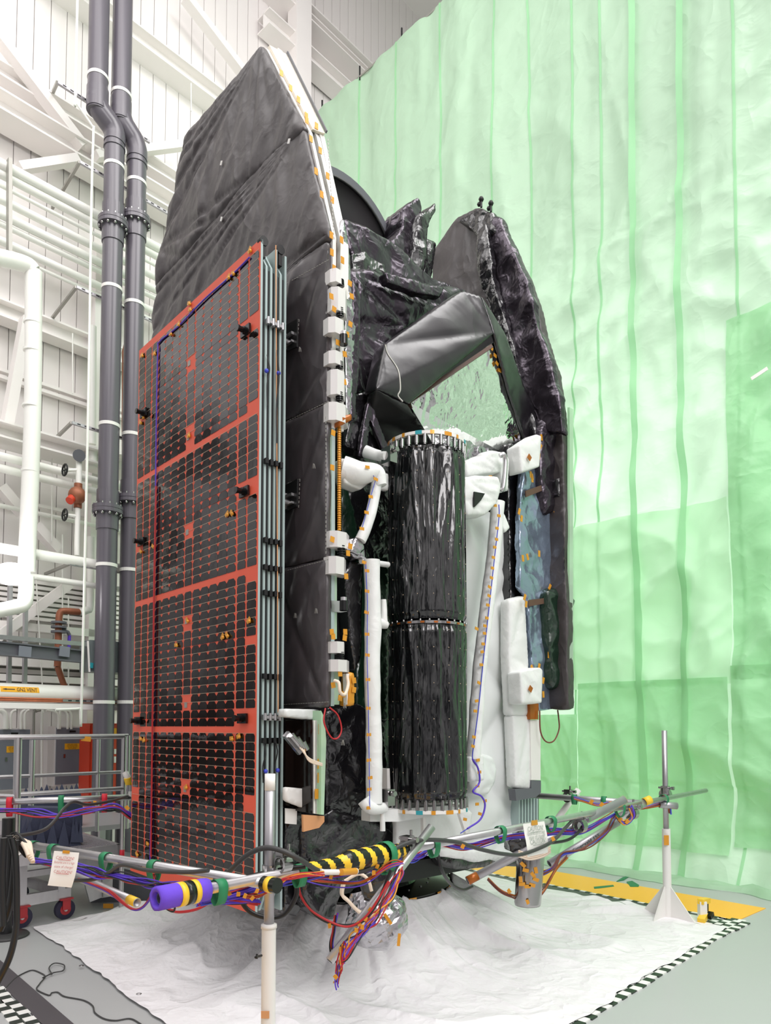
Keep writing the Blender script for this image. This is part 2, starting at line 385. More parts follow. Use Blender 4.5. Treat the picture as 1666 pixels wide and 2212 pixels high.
m = MB(); a = onw(127,1360,1.)
for k in (-.05, .02, .09): m.tube(a+ZZ*k, a+ZZ*(k+.03), .11, 16)
m.build('flange', M['dark_grey'], t)
m = MB().path([a+ZZ*.03, onw(147,1366,1.), onw(150,1372,1.)], .03, 8).build('valve_stem', M['dark_grey'], t)
m = MB().tube(onw(150,1372,1.), onw(149,1400,1.), .025, 8).build('handle', M['purple'], t, label='purple valve handle')
# check valve with wheel, gauge
t = thing('steam_regulator', 'dark round regulator valve with pressure gauge and small hand wheels on the white pipes', 'valve', onw(168,1080,1.2))
MB().path([onw(171,985,1.2), onw(170,1045,1.2)], .045, 12).path([onw(168,1098,1.2), onw(166,1200,1.2)], .04, 12).path([onw(170,1015,1.2), onw(143,1016,1.2)], .025, 8).path([onw(166,1115,1.2), onw(140,1112,1.2)], .025, 8).pieces('pipe', M['pipe_white'], t, per=3)
m = MB().sphere(onw(167,1070,1.25), .13, 16).tube(onw(169,1045,1.2), onw(169,1060,1.2), .06, 12).tube(onw(168,1085,1.2), onw(168,1097,1.2), .06, 12)
m.build('valve_body', M['rust'], t); MB().tube(onw(160,1072,1.25), onw(150,1082,1.3), .06, 12).build('actuator', M['cabinet_red'], t)
MB().tube(onw(171,984,1.3), onw(171,984,1.25), .09, 18).build('gauge', M['dark_grey'], t)
for y in (1015, 1112):
    a = onw(140, y, 1.2); m = MB().path([a+WN.cross(WD)*0+(ZZ*math.cos(k)+WN*math.sin(k))*.085 for k in [i*math.pi/6 for i in range(12)]], .014, 6, closed=True)
    m.bar(a-ZZ*.085, a+ZZ*.085, .015, .015, up=WD); m.bar(a-WN*.085, a+WN*.085, .015, .015); m.build('hand_wheel', M['black'], t)
# ---- the two dark plastic pipes with offset
def pvc(lab, up, lo, yj, yk, fls, bands, sock):
    # up/lo: (px at y) ; yj: joint heights
    o_ = 1.5; t = None
    U0 = onw(up, 150, o_); U0.z = 0; L0 = onw(lo[0], lo[1], o_); L0.z = 0
    zu = onw(up, yj, o_).z; zl = onw(lo[0]+(lo[1]-yk)*.0175, yk, o_).z
    t = thing('drain_pipe', lab, 'pipe', L0); r = .148
    m = MB(); m.tube(U0+ZZ*zu, U0+ZZ*22, r, 28); m.build('pipe_section', M['pvc'], t)
    pts = [U0+ZZ*(zu+.12), U0+ZZ*(zu-.02)]+[L0+ZZ*(zl+.05), L0+ZZ*(zl-.12)]
    a, b = U0+ZZ*zu, L0+ZZ*zl; d = b-a
    a = a+ZZ*.16; b = b-ZZ*.12; d = b-a; dh = Vector((d.x,d.y,0)); mid = cr([a+ZZ*.12, a+ZZ*.0, a+dh*.18-ZZ*abs(d.z)*.3, a+dh*.5+ZZ*d.z*.5, b-dh*.18+ZZ*abs(d.z)*.3, b, b-ZZ*.14], 6)
    MB().path(mid, r*1.07, 28).build('elbow', M['pvc'], t)
    m = MB().tube(L0, L0+ZZ*(zl-.1), r, 28)
    for k in (zl-.3,): m.tube(L0+ZZ*k, L0+ZZ*(k-.05), r*1.09, 28)
    m.build('pipe_section', M['pvc'], t)
    MB().tube(U0+ZZ*(zu+.02), U0+ZZ*(zu+.36), r*1.08, 28).build('socket', M['pvc'], t)
    for y in fls:
        z = onw(lo[0]+(lo[1]-y)*.0185, y, o_).z; P = L0+ZZ*z; m = MB()
        m.lathe(P-ZZ*.3, ZZ, [(r,0),(r*1.1,0),(r*1.1,.2),(r*1.1,.24),(r*1.5,.25),(r*1.5,.30),(r*1.46,.305),(r*1.5,.31),(r*1.5,.36),(r*1.1,.37),(r*1.1,.6),(r,.6)], 32, sm=False)
        f = m.build('flange', M['pvc'], t); b_ = MB()
        for k in range(12):
            q = P+Vector((math.cos(k*math.pi/6), math.sin(k*math.pi/6), 0))*r*1.33
            b_.tube(q-ZZ*.08, q+ZZ*.09, .013, 8); b_.sphere(q-ZZ*.075, .024, 8)
        b_.pieces('bolt', M['steel'], f, per=4)
    for y in bands:
        z = onw(lo[0]+(lo[1]-y)*.0185, y, o_).z; P = L0+ZZ*z
        if y < yj: P = U0+ZZ*z
        MB().lathe(P, ZZ, [(r*.99,-.025),(r*1.05,-.025),(r*1.05,.025),(r*.99,.025)], 28, sm=False).build('clamp_band', M['white_paint'], t)
    return U0, L0
pa = pvc('thick dark grey plastic pipe with flanges, left one of the pair', 212, (225,1500), 244, 275, (485,1103), (195,362,625,920,1222,1517), 0)
pb = pvc('thick dark grey plastic pipe with flanges, right one of the pair, nearest the solar wing', 263, (281,1200), 268, 312, (478,1082), (232,398,660,942,1233,1517), 0)
# strut brackets
for i, (y, x0, x1, hx, hy) in enumerate([(178,124,190,112,205),(350,172,228,113,450),(620,165,218,103,700),(913,155,215,95,972),(1218,150,208,98,1240),(1513,135,205,60,1528)]):
    t = thing('strut_bracket', ['slotted strut bracket clamping the dark pipes, topmost', 'slotted strut bracket clamping the dark pipes, just above the pipe flanges', 'slotted strut bracket clamping the dark pipes, below the upper flanges', 'slotted strut bracket clamping the dark pipes, above the lower flange', 'slotted strut bracket clamping the dark pipes, beside the ribbed decking', 'slotted strut bracket clamping the dark pipes, just over the wall cabinets'][i], 'bracket', onw(x0,y,1.31), 'strut brackets of the dark pipes')
    a = onw(x0, y, 1.31); m = MB().bar(a, a+WD*1.5, .04, .04)
    for k in range(13): m.box(a+WD*(.1+k*.11)-WN*.022, (.05,.004,.015), (WD,WN,ZZ), 1)
    m.build('rail', [M['alu_dull'], M['black']], t)
    b = onw(hx, hy, .1 if hy > y else 1.2); m = MB().bar(a, b, .04, .04); d = b-a
    for k in range(1, 14):
        q = a+d*(k/14); m.box(q-WN*.022, (.03,.005,.02), (WD,WN,ZZ), 1)
    m.build('brace', [M['strut'], M['black']], t)
m = MB().path(cr([onw(168,-30,1.9), onw(163,210,1.9), onw(165,222,1.9), onw(199,272,1.9), onw(202,285,1.9), onw(198,420,1.9), onw(190,900,1.9), onw(176,1520,1.9), onw(172,1530,1.9), onw(150,1532,1.9), onw(120,1533,1.9)], 6), .018, 8)
m.build('conduit', M['pipe_white'], label='thin white conduit running down in front of the wall left of the dark pipes', cat='conduit')
MB().path([onw(265,1150,1.), onw(266,760,1.), onw(278,710,1.)], .02, 8).build('copper_line', M['rust'], label='thin brown pipe between the two dark pipes', cat='pipe')
for x, y0, y1, lab in [(112,990,1170,'beside the hand wheels'), (135,1155,1490,'left of the rusty pipe'),(148,1290,1510,'right of the rusty pipe'),(77,1230,1540,'under the glaring lamp'),(157,720,850,'above the regulator valve'),(413,180,240,'beside the tall sail-like panel')]:
    MB().path([onw(x,y0,.6), onw(x+(0 if x != 77 else 18),y1,.6)], .011, 6).build('hanger_rod', M['pipe_white'], label=f'thin white hanging rod {lab}', cat='rod', group='thin hanger rods')
for x0, x1 in [(22,19),(56,53)]:
    MB().bar(onw(x0,1248,1.), onw(x1,1480,1.), .07, .05, up=WD).build('channel_post', M['alu_dull'], label='upright channel post over the yellow pipe label, ' + ('left' if x0 < 30 else 'right')+' of the two', cat='post')
# vent pipe with label
t = thing('vent_pipe', 'large white horizontal vent pipe with a yellow GN2 VENT label', 'pipe', onw(60,1492,1.1))
a = onw(0,1497,1.1); MB().tube(a-WD*2, a+WD*6, .145, 24).build('pipe', M['pipe_white'], t)
q0 = onw(4,1490,1.29); q1 = onw(88,1495,1.29)
def text(s, p, dx, up, h, m, parent, name='lettering', sx=1., **k):
    cu = bpy.data.curves.new('t', 'FONT'); cu.body = s; cu.size = 1; cu.extrude = .0
    o = bpy.data.objects.new('t', cu); C.objects.link(o); dg = bpy.context.evaluated_depsgraph_get()
    me = bpy.data.meshes.new_from_object(o.evaluated_get(dg)); bpy.data.objects.remove(o)
    dx = Vector(dx).normalized(); up = Vector(up).normalized(); nn = dx.cross(up)
    xs = [v.co.x for v in me.vertices] or [0]; cx = (min(xs)+max(xs))/2
    mb = MB(); mb.v = [Vector(p)+dx*((v.co.x-cx)*h*sx)+up*((v.co.y-.35)*h)+nn*.0012 for v in me.vertices]
    for f in me.polygons: mb.f.append(list(f.vertices)); mb.m.append(0); mb.s.append(False)
    bpy.data.meshes.remove(me)
    return mb.build(name, M[m], parent, **k)
lb = MB(); n_ = 8; cq = a+WN*0
def vp(s_, ang, r_=.1465): return a+WD*s_+(-WN*math.cos(ang)+ZZ*math.sin(ang))*r_
s0 = (q0-a).dot(WD); s1 = (q1-a).dot(WD)
lb.grid(lambda i, j: vp(s0+(s1-s0)*i, R(5)+R(34)*j), 1, 6); lo_ = lb.build('label', M['label_yellow'], t)
text('GN2 VENT', vp(s0+(s1-s0)*.68, R(21), .1485), WD, ZZ*.93+WN*.36, .075, 'ink', lo_, sx=.78)
ar = MB(); ar.grid(lambda i, j: vp(s0+.07+.12*i, R(18)+R(5)*j, .149), 1, 1); ar.add([vp(s0+.02,R(20.5),.149), vp(s0+.08,R(26),.149), vp(s0+.08,R(15),.149)], [(0,1,2)]); ar.build('arrow', M['ink'], lo_)
for y, r_, lab in [(1508,.02,'upper'),(1512,.016,'lower')]:
    a = onw(0,y,1.3); MB().tube(a-WD*2, a+WD*5, r_, 8).build('copper_line', M['copper'], label=f'thin copper pipe under the white vent pipe, {lab} of the two', cat='pipe')
a = onw(0,1524,1.2); MB().bar(a-WD*2, a+WD*3.2, .25, .08).build('cable_tray', M['beam_white'], label='white tray under the vent pipe, over the grey cabinets', cat='tray')
# grey steel beam and box
a, b = onw(-60,1395,1.3), onw(176,1418,1.3); t = thing('steel_beam', 'dark grey bolted channel beam crossing the left wall', 'beam', a)
MB().bar(a, b, .05, .17).bar(a+ZZ*.085, b+ZZ*.085, .14, .02).bar(a-ZZ*.085, b-ZZ*.085, .14, .02).build('channel', M['dark_grey'], t)
for x0, x1 in ((40,67),(128,150)):
    a, b = onw(x0,1406,1.36), onw(x1,1409,1.36); MB().bar(a, b, .03, .15).build('splice_plate', M['cabinet'], t)
a, b = onw(183,1418,1.25), onw(300,1424,1.25)
t = thing('equipment_box', 'large dark grey-green box behind the two dark pipes', 'box', (a+b)/2)
MB().bar(a, b, .35, .47).build('case', M['box_grey'], t); MB().bar(onw(190,1418,1.44), onw(193,1418,1.44), .02, .46).build('corner_strip', M['wall_white'], t)
MB().bar(onw(194,1437,1.44), onw(201,1438,1.44), .02, .08).build('window', M['teal'], t)
MB().bar(onw(0,1376,1.35)-WD*1, onw(0,1376,1.35)+WD*1.6, .05, .06).build('tray_rail', M['alu_dull'], label='light grey rail just above the dark grey beam', cat='rail')
# electrical cabinets
def cabinet(name, lab, x0, x1, y0, y1, off, dep, m, extra=True):
    a, b = onw(x0,(y0+y1)/2,off), onw(x1,(y0+y1)/2,off); zt = onw(x0,y0,off).z; zb = onw(x0,y1,off).z
    t = thing(name, lab, 'cabinet', Vector((a.x,a.y,zb))); a.z = b.z = (zt+zb)/2
    mid = (a+b)/2; wd = (b-a).dot(WD)
    MB().box(mid+WN*dep/2, (abs(wd)+.05, dep, zt-zb+.05), (WD,WN,ZZ)).build('case', M['wall_white'] if extra else M[m], t)
    d_ = MB().box(mid-WN*.012, (abs(wd), .024, zt-zb), (WD,WN,ZZ)).build('door', M[m], t)
    return t, mid, abs(wd), zt, zb, d_
for lab, x0, x1, y0, y1 in [('grey wall electrical cabinet with yellow warning label, left one cut by the frame edge', -6, 62, 1576, 1706), ('grey wall electrical cabinet with yellow warning label, right one beside the dark pipe', 120, 187, 1572, 1695)]:
    t, mid, wd, zt, zb, d_ = cabinet('electrical_cabinet', lab, x0, x1, y0, y1, .25, .25, 'cabinet')
    t['group'] = 'grey electrical cabinets'
    c = mid-WN*.028; c.z = zt-.30
    p_ = MB().box(c+WD*(.0), (wd*.48,.006,.095), (WD,WN,ZZ)).build('warning_label', M['label_yellow'], t)
    for k, s_ in enumerate(('KEEP AREA CLEAR', 'ELECTRICAL PANEL', 'DO NOT BLOCK', 'NO STORAGE')): text(s_, c-WN*.005+ZZ*(.033-.022*k), WD, ZZ, .022, 'ink', p_, sx=.9)
    q = mid-WN*.03; q.z = zt-.06; MB().box(q, (.1,.008,.03), (WD,WN,ZZ)).build('name_plate', M['black'], t)
    q = mid-WN*.03-WD*wd*.25; q.z = (zt+zb)/2; MB().box(q, (.03,.02,.06), (WD,WN,ZZ)).build('latch', M['steel'], t)
t, mid, wd, zt, zb, d_ = cabinet('red_cabinet', 'tall red cabinet standing behind the left dark pipe', 196, 262, 1566, 1740, .9, .35, 'cabinet_red', False)
c = mid-WN*.03+WD*wd*.36; c.z = zt-.1; MB().box(c, (.16,.006,.1), (WD,WN,ZZ)).build('warning_label', M['label_yellow'], t)
c.z = zt-.42; MB().box(c-WD*.02, (.1,.006,.08), (WD,WN,ZZ)).build('paper_label', M['paper'], t)
c.z = zt-.55; MB().box(c-WD*.02, (.1,.006,.1), (WD,WN,ZZ)).build('paper_label', M['paper'], t)
for i, (x, xt, m_) in enumerate([(12,-6,'pipe_white'),(23,35,'pipe_white'),(45,55,'pipe_white'),(53,63,'pipe_white'),(73,88,'strut'),(90,92,'pipe_white'),(126,100,'pipe_white'),(146,132,'pipe_white'),(154,142,'pipe_white'),(129,131,'pipe_white')]):
    yb = 1575 if x not in (73, 90) else 1705
    m = MB().path(cr([onw(x,yb,.3), onw(x,1548,.3), onw((x*2+xt)/3,1537,.3), onw(xt,1534,.3)], 6), .02 if x != 12 else .04, 8)
    m.build('conduit', M[m_], label=f"bent conduit above the wall cabinets, {['leftmost, thick','second from left','third from left','fourth from left','bare grey metal one','straight one between the cabinets','first of those over the right cabinet','third over the right cabinet','last over the right cabinet','short one over the right cabinet'][i]}", cat='conduit', group='bent conduits over the cabinets')
# bright lamp
t = thing('flood_lamp', 'glaring round work lamp at the left edge of the hall', 'lamp', onw(15,1238,1.6))
MB().sphere(onw(25,1240,1.7), .2, 16, sc=(1.2,1,.75)).build('bulb', mat('lamp_glow', (255,255,255), emit=((255,250,252), 25)), t)
MB().tube(onw(25,1240,1.5), onw(15,1236,1.1), .08).build('housing', M['white_paint'], t)
# ================================================================== CURTAIN
CA, CB = Vector((4.74, 8.9, 0)), Vector((-1.6, 15.0, 0)); CD = (CB-CA).normalized(); CN = Vector((CD.y, -CD.x, 0))   # CN points towards the camera side?
if CN.dot(-CA) < 0: CN = -CN
CL = (CB-CA).length; ZT = 15.05
def curt(s, z, off=0):
    p = CA + CD*s + ZZ*z; k = z/ZT
    d = .10*noise.noise(Vector((s*1.1, z*.12, 3)))*(.5+k) + .05*noise.noise(Vector((s*3.1+z*.05, z*.10, 8)))
    q = Vector((s*.8, z*.55, 5)); r_ = abs(noise.noise(q*1.3+noise.noise_vector(q*.7)*.8)); d += .10*(.4-abs(noise.noise(Vector((s*1.9+z*.9,z*1.5-s*.6,1)))))*(1 if z < 9 else .25); d += (.30*(.5-r_)*(1 if z < 8 else max(.25, 1-(z-8)/6)))
    d += .05*crum((s*.6, z*.8, 2.), 1.5, 3)*(1 if z < 8 else .5)
    if z < 1.2: d += .35*(1-z/1.2)**2 + .06*noise.noise(Vector((s*4, z*2, 1)))
    return p + CN*(d+off)
t = thing('plastic_curtain', 'huge translucent green plastic curtain hung from a cable, filling the right background', 'curtain', CA)
S0 = -7.0
m = MB().grid(lambda i, j: curt(S0+(CL-S0)*i, .02+(ZT-.02)*j), 300, 260); m.build('plastic_sheet', M['curtain'], t)
def cpt(px, py):   # pixel -> curtain coordinates
    p = hit(px, py, CN, CN.dot(CA)); return (p-CA).dot(CD), p.z
for k, (x_, y_) in enumerate([(1400,1400),(1500,1400),(1300,500),(1245,900),(1145,300),(958,300),(860,150),(775,200),(1065,200),(1600,900)]):   # welded seams
    s_, _ = cpt(x_, y_); wd_ = .09 if k < 2 else .035
    MB().grid(lambda i, j: curt(s_+(i-.5)*wd_+.05*math.sin(j*3+k), .05+(ZT-.05)*j, .085 if k < 2 else .012), 3, 160).build('seam', M['curtain_seam'], t, label='darker welded seam of the green curtain')
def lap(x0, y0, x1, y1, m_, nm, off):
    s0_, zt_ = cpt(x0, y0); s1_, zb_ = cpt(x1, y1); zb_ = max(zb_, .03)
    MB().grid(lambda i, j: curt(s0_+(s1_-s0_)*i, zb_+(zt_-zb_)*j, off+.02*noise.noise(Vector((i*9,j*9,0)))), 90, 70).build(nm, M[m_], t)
lap(1262, 1478, 1592, 1842, 'curtain_deep', 'overlay_or_backlit_sheet', .05)
lap(1150, 1545, 1266, 1840, 'curtain_deep', 'overlay_or_backlit_sheet', .06)
lap(1590, 1440, 2300, 1900, 'curtain_deep', 'overlay_or_backlit_sheet', .045)
lap(1235, 1150, 1590, 1478, 'curtain_pale', 'overlay_or_backlit_sheet', .03)  # paler green stands in for light shining through from behind
lap(1575, 700, 2300, 1440, 'curtain_deep', 'overlay_or_backlit_sheet', .03)
# floor hem lying towards the room
def hem(i, j):
    s_ = S0+(CL-S0)*i; p = curt(s_, .06); wv = .12*noise.noise(Vector((s_*1.3, 0, 9)))
    return p + CN*(j*(.22+wv)) - ZZ*(.05*j) + ZZ*.05*max(0, math.sin(j*math.pi))*(1+noise.noise(Vector((s_*5, j*3, 0))))
MB().grid(hem, 200, 8).build('hem', M['curtain'], t)
m = MB().tube(CA+CD*S0+ZZ*ZT, CB+CD*1.2+ZZ*(ZT), .02, 8); m.build('cable', M['strut'], t)
for k in range(13):
    p = CA+CD*(CL-.35-k*1.15)+ZZ*ZT; MB().path([p+ZZ*.22, p, p-ZZ*.08], .018, 6).build('hook', M['black'], t)
a = hit(1641, 807, CN, CN.dot(CA)+.3); MB().box(a, (.2,.01,.045), (-CD*.93+ZZ*.35, CN, ZZ*.93+CD*.35)).build('tag', M['paper'], t)
# ================================================================== FLOOR MARKS
def fpoly(pts, z, m_, name, **k): return MB().prism([onz(*p) for p in pts], (0,0,z)).build(name, M[m_], **k)
def strip(u0, u1, v0, v1, z, m_, name, **k): return MB().bx(u0,u1,v0,v1,0,z).build(name, M[m_], **k)
strip(3.12, 12, 7.62, 8.36, .006, 'floor_yellow', 'yellow_floor_cover', label='long yellow floor cover plate running behind the craft towards the curtain', cat='floor plate')
strip(3.15, 12, 7.34, 7.56, .008, 'tread', 'tread_strip', label='dark tread plate strip beside the far yellow floor cover', cat='floor strip')
strip(-3, 3.2+2, .6, 1.43, .006, 'floor_yellow', 'yellow_floor_cover', label='yellow floor cover at the lower left corner', cat='floor plate')
strip(-3, 9, 1.585, 1.74, .008, 'tread', 'tread_strip', label='dark tread plate strip at the lower left corner', cat='floor strip')
def checker(u0, u1, v0, v1, lab, along='u', n=2, skew=.0):
    t = MB(); L_ = (u1-u0) if along == 'u' else (v1-v0); wd = (v1-v0) if along == 'u' else (u1-u0)
    c = .075; k = 0
    while k*c < L_:
        for j in range(n):
            d0 = j*wd/n; d1 = (j+1)*wd/n; mi = (k+j) % 2; e = .012*random.uniform(-1,1)
            if along == 'u': t.bx(u0+k*c, u0+(k+1)*c, v0+d0+e, v0+d1+e, 0, .012, mi)
            else: t.bx(u0+d0+e, u0+d1+e, v0+k*c, v0+(k+1)*c, 0, .012, mi)
        k += 1
    return t.build('checkered_tape', [M['white_tape'], M['black_tape']], label=lab, cat='tape')
checker(-1.0, 6.5, 1.43, 1.575, 'black and white checkered tape between yellow cover and tread plate, lower left', n=2)
checker(3.2, 12, 7.555, 7.60, 'thin checkered tape edging the far yellow floor cover', n=1)
_o, _p = onz(1265,2212), onz(1611,1992); _d = (_p-_o).normalized(); _n = Vector((-_d.y,_d.x,0)); _m = MB(); _c = .08
for _k in range(-30, int((_p-_o).length/_c)+1):
    for _j in range(2):
        _e = .012*random.uniform(-1,1); _q = _o+_d*(_k+.5)*_c+_n*(.035+.07*_j+_e); _m.box(_q+ZZ*.005, (_c,.07,.01), (_d,_n,ZZ), (_k+_j)%2)
_m.build('checkered_tape', [M['white_tape'], M['black_tape']], label='black and white checkered tape along the near right edge of the white sheet', cat='tape')
checker(2.98, 3.3, 6.85, 7.6, 'short wide checkered tape patch at the end of the tread strip, right', 'v', 4)
for i, (pts) in enumerate([[(1364,1922),(1381,1918),(1366,1928),(1350,1931)], [(1372,1932),(1384,1930),(1399,1939),(1398,1943),(1380,1943)], [(1283,1925),(1325,1921),(1327,1924),(1298,1928),(1284,1929)]]):
    fpoly([(x-(18 if i < 2 else 0), y-(26 if i < 2 else 8)) for x, y in pts], .009, 'floor_green', 'tape_mark', label=['small green tape dash on the grey floor before the curtain', 'green tape arrow on the grey floor before the curtain', 'green tape corner mark on the far yellow floor cover'][i], cat='tape mark')
t = MB().prism([W(3.2,7.7,0), W(3.2,7.68,0), W(14,7.68,0), W(14,7.7,0)], (0,0,.0065))
q = onz(1598,1966)+ZZ*.007
text('FLOOR OPENING', q, -VV*1+UU*.0, UU, .07, 'ink', None, 'floor_lettering', label='faint black lettering on the end of the far yellow floor cover', cat='lettering')
MB().bx(3.3, 12, 7.28, 7.3, 0, .01).build('edge_rail', M['white_tape'], label='thin white metal edge line beside the far tread strip', cat='floor strip')
# ================================================================== SPACECRAFT
SC = thing('spacecraft', 'tall boxy spacecraft wrapped in black blankets with a folded orange solar wing', 'spacecraft', W(5.5,4.5,.48))
def P2(lst, u=None, v=None): return [onu(x,y,u) if u is not None else onv(x,y,v) for x, y in lst]
def uz(px, py, v): a = uvz(onv(px,py,v)); return a[0], a[2]
# ---- folded solar wing
V0 = 2.69
uR = uz(553,1700,V0)[0]; uL = uz(286,1620,V0)[0]; zB = uz(553,1978,V0)[1]; zT = uz(556,522,V0)[1]
vs_ = [V0+.0405*i for i in range(6)]
for i, v in enumerate(vs_):
    zt = zT-(.0,.02,.02,.02,.03,.035)[i]; ch = .16 if i in (1,2,4) else 0.0
    pts = [(uR,zB+ch),(uR,zt-ch),(uR+ch*.55,zt),(uL-ch*.5,zt),(uL,zt-ch),(uL,zB)] if ch else [(uR,zB),(uR,zt),(uL,zt),(uL,zB)]
    if ch: pts = [(uR,zB+ch),(uR,zt-ch),(uR+ch*.55,zt-.02),(uL,zt-.02),(uL,zB),(uR+ch*.55,zB)]
    p = MB().prism([W(a,v+.003,b) for a,b in pts], VV*.017).build('solar_panel', M['panel_edge'], SC)
    if i: MB().bx(uR+.012,uL-.01,v-.0235,v+.001,zB+.18,zt-.18).build('gap_filler', M['black'], p)
    if i == 0:
        MB().bx(uR+.004,uL,v,v+.0035,zB,zT).build('orange_film', M['panel_orange'], p); P0 = p
bands = [zB+.11, 1.94, 3.07, 4.2, zT-.045]; pit = .0605; cols = 15; cw = (uL-uR-.03)/cols
cells = MB(); wires = MB(); rnd = random.Random(3); blocks = []
def uu_(px, py): return uz(px,py,V0)
holes = [(u_-.085, u_+.085, z_-.07, z_+.07) for u_, z_ in [uu_(409,785),uu_(407,945),uu_(405,1150),uu_(403,1342),uu_(402,1523),uu_(400,1705)]]
holes += [(uR, uR+2.1*cw, z_-.06, z_+.07) for z_ in [uu_(530,715)[1], uu_(540,1062)[1]-.0, uu_(540,1550)[1]]]
holes += [(uR, uR+1.05*cw, z_-.05, z_+.05) for z_ in [uu_(545,890)[1], uu_(545,1240)[1], uu_(545,1385)[1], uu_(545,1735)[1]]]
holes += [(uL-1.3*cw, uL, z_-.07, z_+.05) for z_ in [uu_(308,893)[1], uu_(303,1172)[1], uu_(298,1557)[1], uu_(293,1715)[1]]]
wide = {0:.004,1:.01,2:.012,7:.008,8:.008,12:.006,13:.01,14:.01,15:.004}
for c in range(cols):
    a = uR+.015+c*cw+wide.get(c,.0015); b = uR+.015+(c+1)*cw-wide.get(c+1,.0015)
    for k in range(4):
        z = bands[k]+.024
        n = int((bands[k+1]-.024-z)/pit); pt = (bands[k+1]-.024-z)/n
        for j in range(n):
            z0 = z+j*pt+.0015; z1 = z0+pt-.003; zc = (z0+z1)/2; uc = (a+b)/2
            if any(h[0] < uc < h[1] and h[2] < zc < h[3] for h in holes): continue
            cl = .027 if (c not in (0,1,7,13,14)) else .018
            t0 = V0-.0022; q = [(a,z0+.006),(a+.006,z0),(b-.006,z0),(b,z0+.006),(b,z1-cl*.9),(b-cl,z1),(a+cl,z1),(a,z1-cl*.9)]
            tu, tz = rnd.gauss(0,.006), rnd.gauss(0,.012)
            vs2 = [W(x,t0+(x-uc)*tu+(y-zc)*tz,y) for x,y in q]
            cells.add(vs2+[W(x,V0,y) for x,y in q], [(0,1,2,3,4,5,6,7)]+[(i,(i+1)%8,(i+1)%8+8,i+8) for i in range(8)])
            if c == 0: wires.bx(uR+.02,uL-.02,V0-.003,V0-.0015,z1+.0005,z1+.0028)
cells.build('solar_cells', M['cell'], P0); wires.build('cell_wires', M['wire_silver'], P0)
for h in holes[:6]:
    uc, zc = (h[0]+h[1])/2, (h[2]+h[3])/2
    MB().bx(uc-.022,uc+.022,V0-.004,V0,zc-.022,zc+.022).build('tie_down_patch', M['strut'], P0)
for z_ in bands[:1]+bands[1:]:
    pass
# hold-down knobs and taped wires on the wing face
def knob(px, py):
    p = onv(px,py,V0-.005); m = MB().tube(p, p-VV*.035, .028, 14).tube(p-VV*.035, p-VV*.065, .02, 12).tube(p-VV*.065, p-VV*.08, .024, 12)
    m.box(p-VV*.01, (.12,.016,.07), (UU,VV,ZZ)); m.build('hold_down_knob', M['black_gloss'], P0)
for q in [(533,716),(530,1063),(526,1552),(312,893),(307,1171),(300,1557),(440,1925)]: knob(*q)
wv = MB().path(cr([onv(539,556,V0-.01),onv(500,595,V0-.01),onv(440,648,V0-.012),onv(385,705,V0-.01),onv(345,738,V0-.01),onv(341,760,V0-.012),onv(338,900,V0-.012),onv(335,1150,V0-.012),onv(331,1400,V0-.012),onv(329,1600,V0-.012),onv(324,1870,V0-.012)],10), .006, 6)
wv.build('wire_bundle', M['purple'], P0)
wv = MB().path([onv(337,1050,V0-.02),onv(333,1250,V0-.02),onv(330,1500,V0-.02),onv(326,1850,V0-.02)], .008, 6); wv.build('wire_bundle', M['red_wire'], P0)
kt = MB()
def tab(mb, p, w_, h_, n=VV, r_=0, th=.004):
    n = Vector(n).normalized(); sd = ZZ.cross(n).normalized(); c_, s_ = math.cos(r_), math.sin(r_)
    x = sd*c_+ZZ*s_; y = ZZ*c_-sd*s_
    mb.box(p, (w_, th, h_), (x, n, y))
for q in [(539,540),(493,598),(503,590),(410,668),(408,655),(385,700),(368,720),(333,763),(306,767),(308,900),(303,912),(490,1110),(500,1108),(490,1372),(480,1375),(380,1393),(330,1180),(303,1190),(500,1595),(515,1590),(407,940),(404,1340),(401,1700),(303,1595),(310,1598),(318,1822),(295,1845),(537,1340)]:
    tab(kt, onv(q[0],q[1],V0-.012), .05, .03, VV, random.uniform(-.9,.9)); kt.sphere(onv(q[0]+2,q[1]+2,V0-.015), .014, 6)
kt.pieces('kapton_tab', M['kapton'], P0, per=2)
# hinges and latches across the stack edges
eu = uR-.012
for py in (700,1000,1170,1228,1283,1462,1550,1600):
    m = MB(); z = uvz(onu(580,py,uR))[2]; big = py in (700,1550)
    for i, v in enumerate(vs_[1:5]): m.bx(eu-.02,eu+.012,v-.002,v+.022,z-.016-.006*(i%2),z+.02)
    if big: m.bx(eu-.025,eu,vs_[1],vs_[4]+.02,z-.008,z+.012); [m.tube(W(eu-.02,v+.01,z-.02),W(eu-.02,v+.01,z+.03),.012,10) for v in vs_[1:5]]
    m.build('edge_clamp', M['alu' if big else 'black'], SC)
m = MB()
for px, y0, y1, dv in [(576,770,880,1.2),(597,760,960,3.2),(574,1600,1690,1.),(602,1595,1690,3.4)]:
    z0, z1 = uvz(onu(px,y0,uR))[2], uvz(onu(px,y1,uR))[2]; v = V0+.0405*dv
    m.path(cr([W(eu-.01,v,z0),W(eu-.03,v+.008,z0*.7+z1*.3),W(eu-.02,v-.006,z0*.4+z1*.6),W(eu-.01,v+.004,z1)],6), .005, 6)
m.build('edge_harness', M['cable_dark'], SC)
m = MB()
for q in [(576,801),(602,806),(574,1666),(600,1664)]: m.sphere(onu(q[0],q[1],uR-.03), .016, 10)
m.pieces('blue_connector', M['blue_wire'], SC)
m = MB()
for v in (vs_[1]-.01, vs_[4]+.01): m.tube(W(uR+.0,v,zT-.0), W(uR+.04,v,zT-.0), .035, 14); m.box(W(uR+.03,v,zT-.06), (.05,.03,.12), (UU,VV,ZZ))
m.pieces('roller', M['black'], SC, per=4)
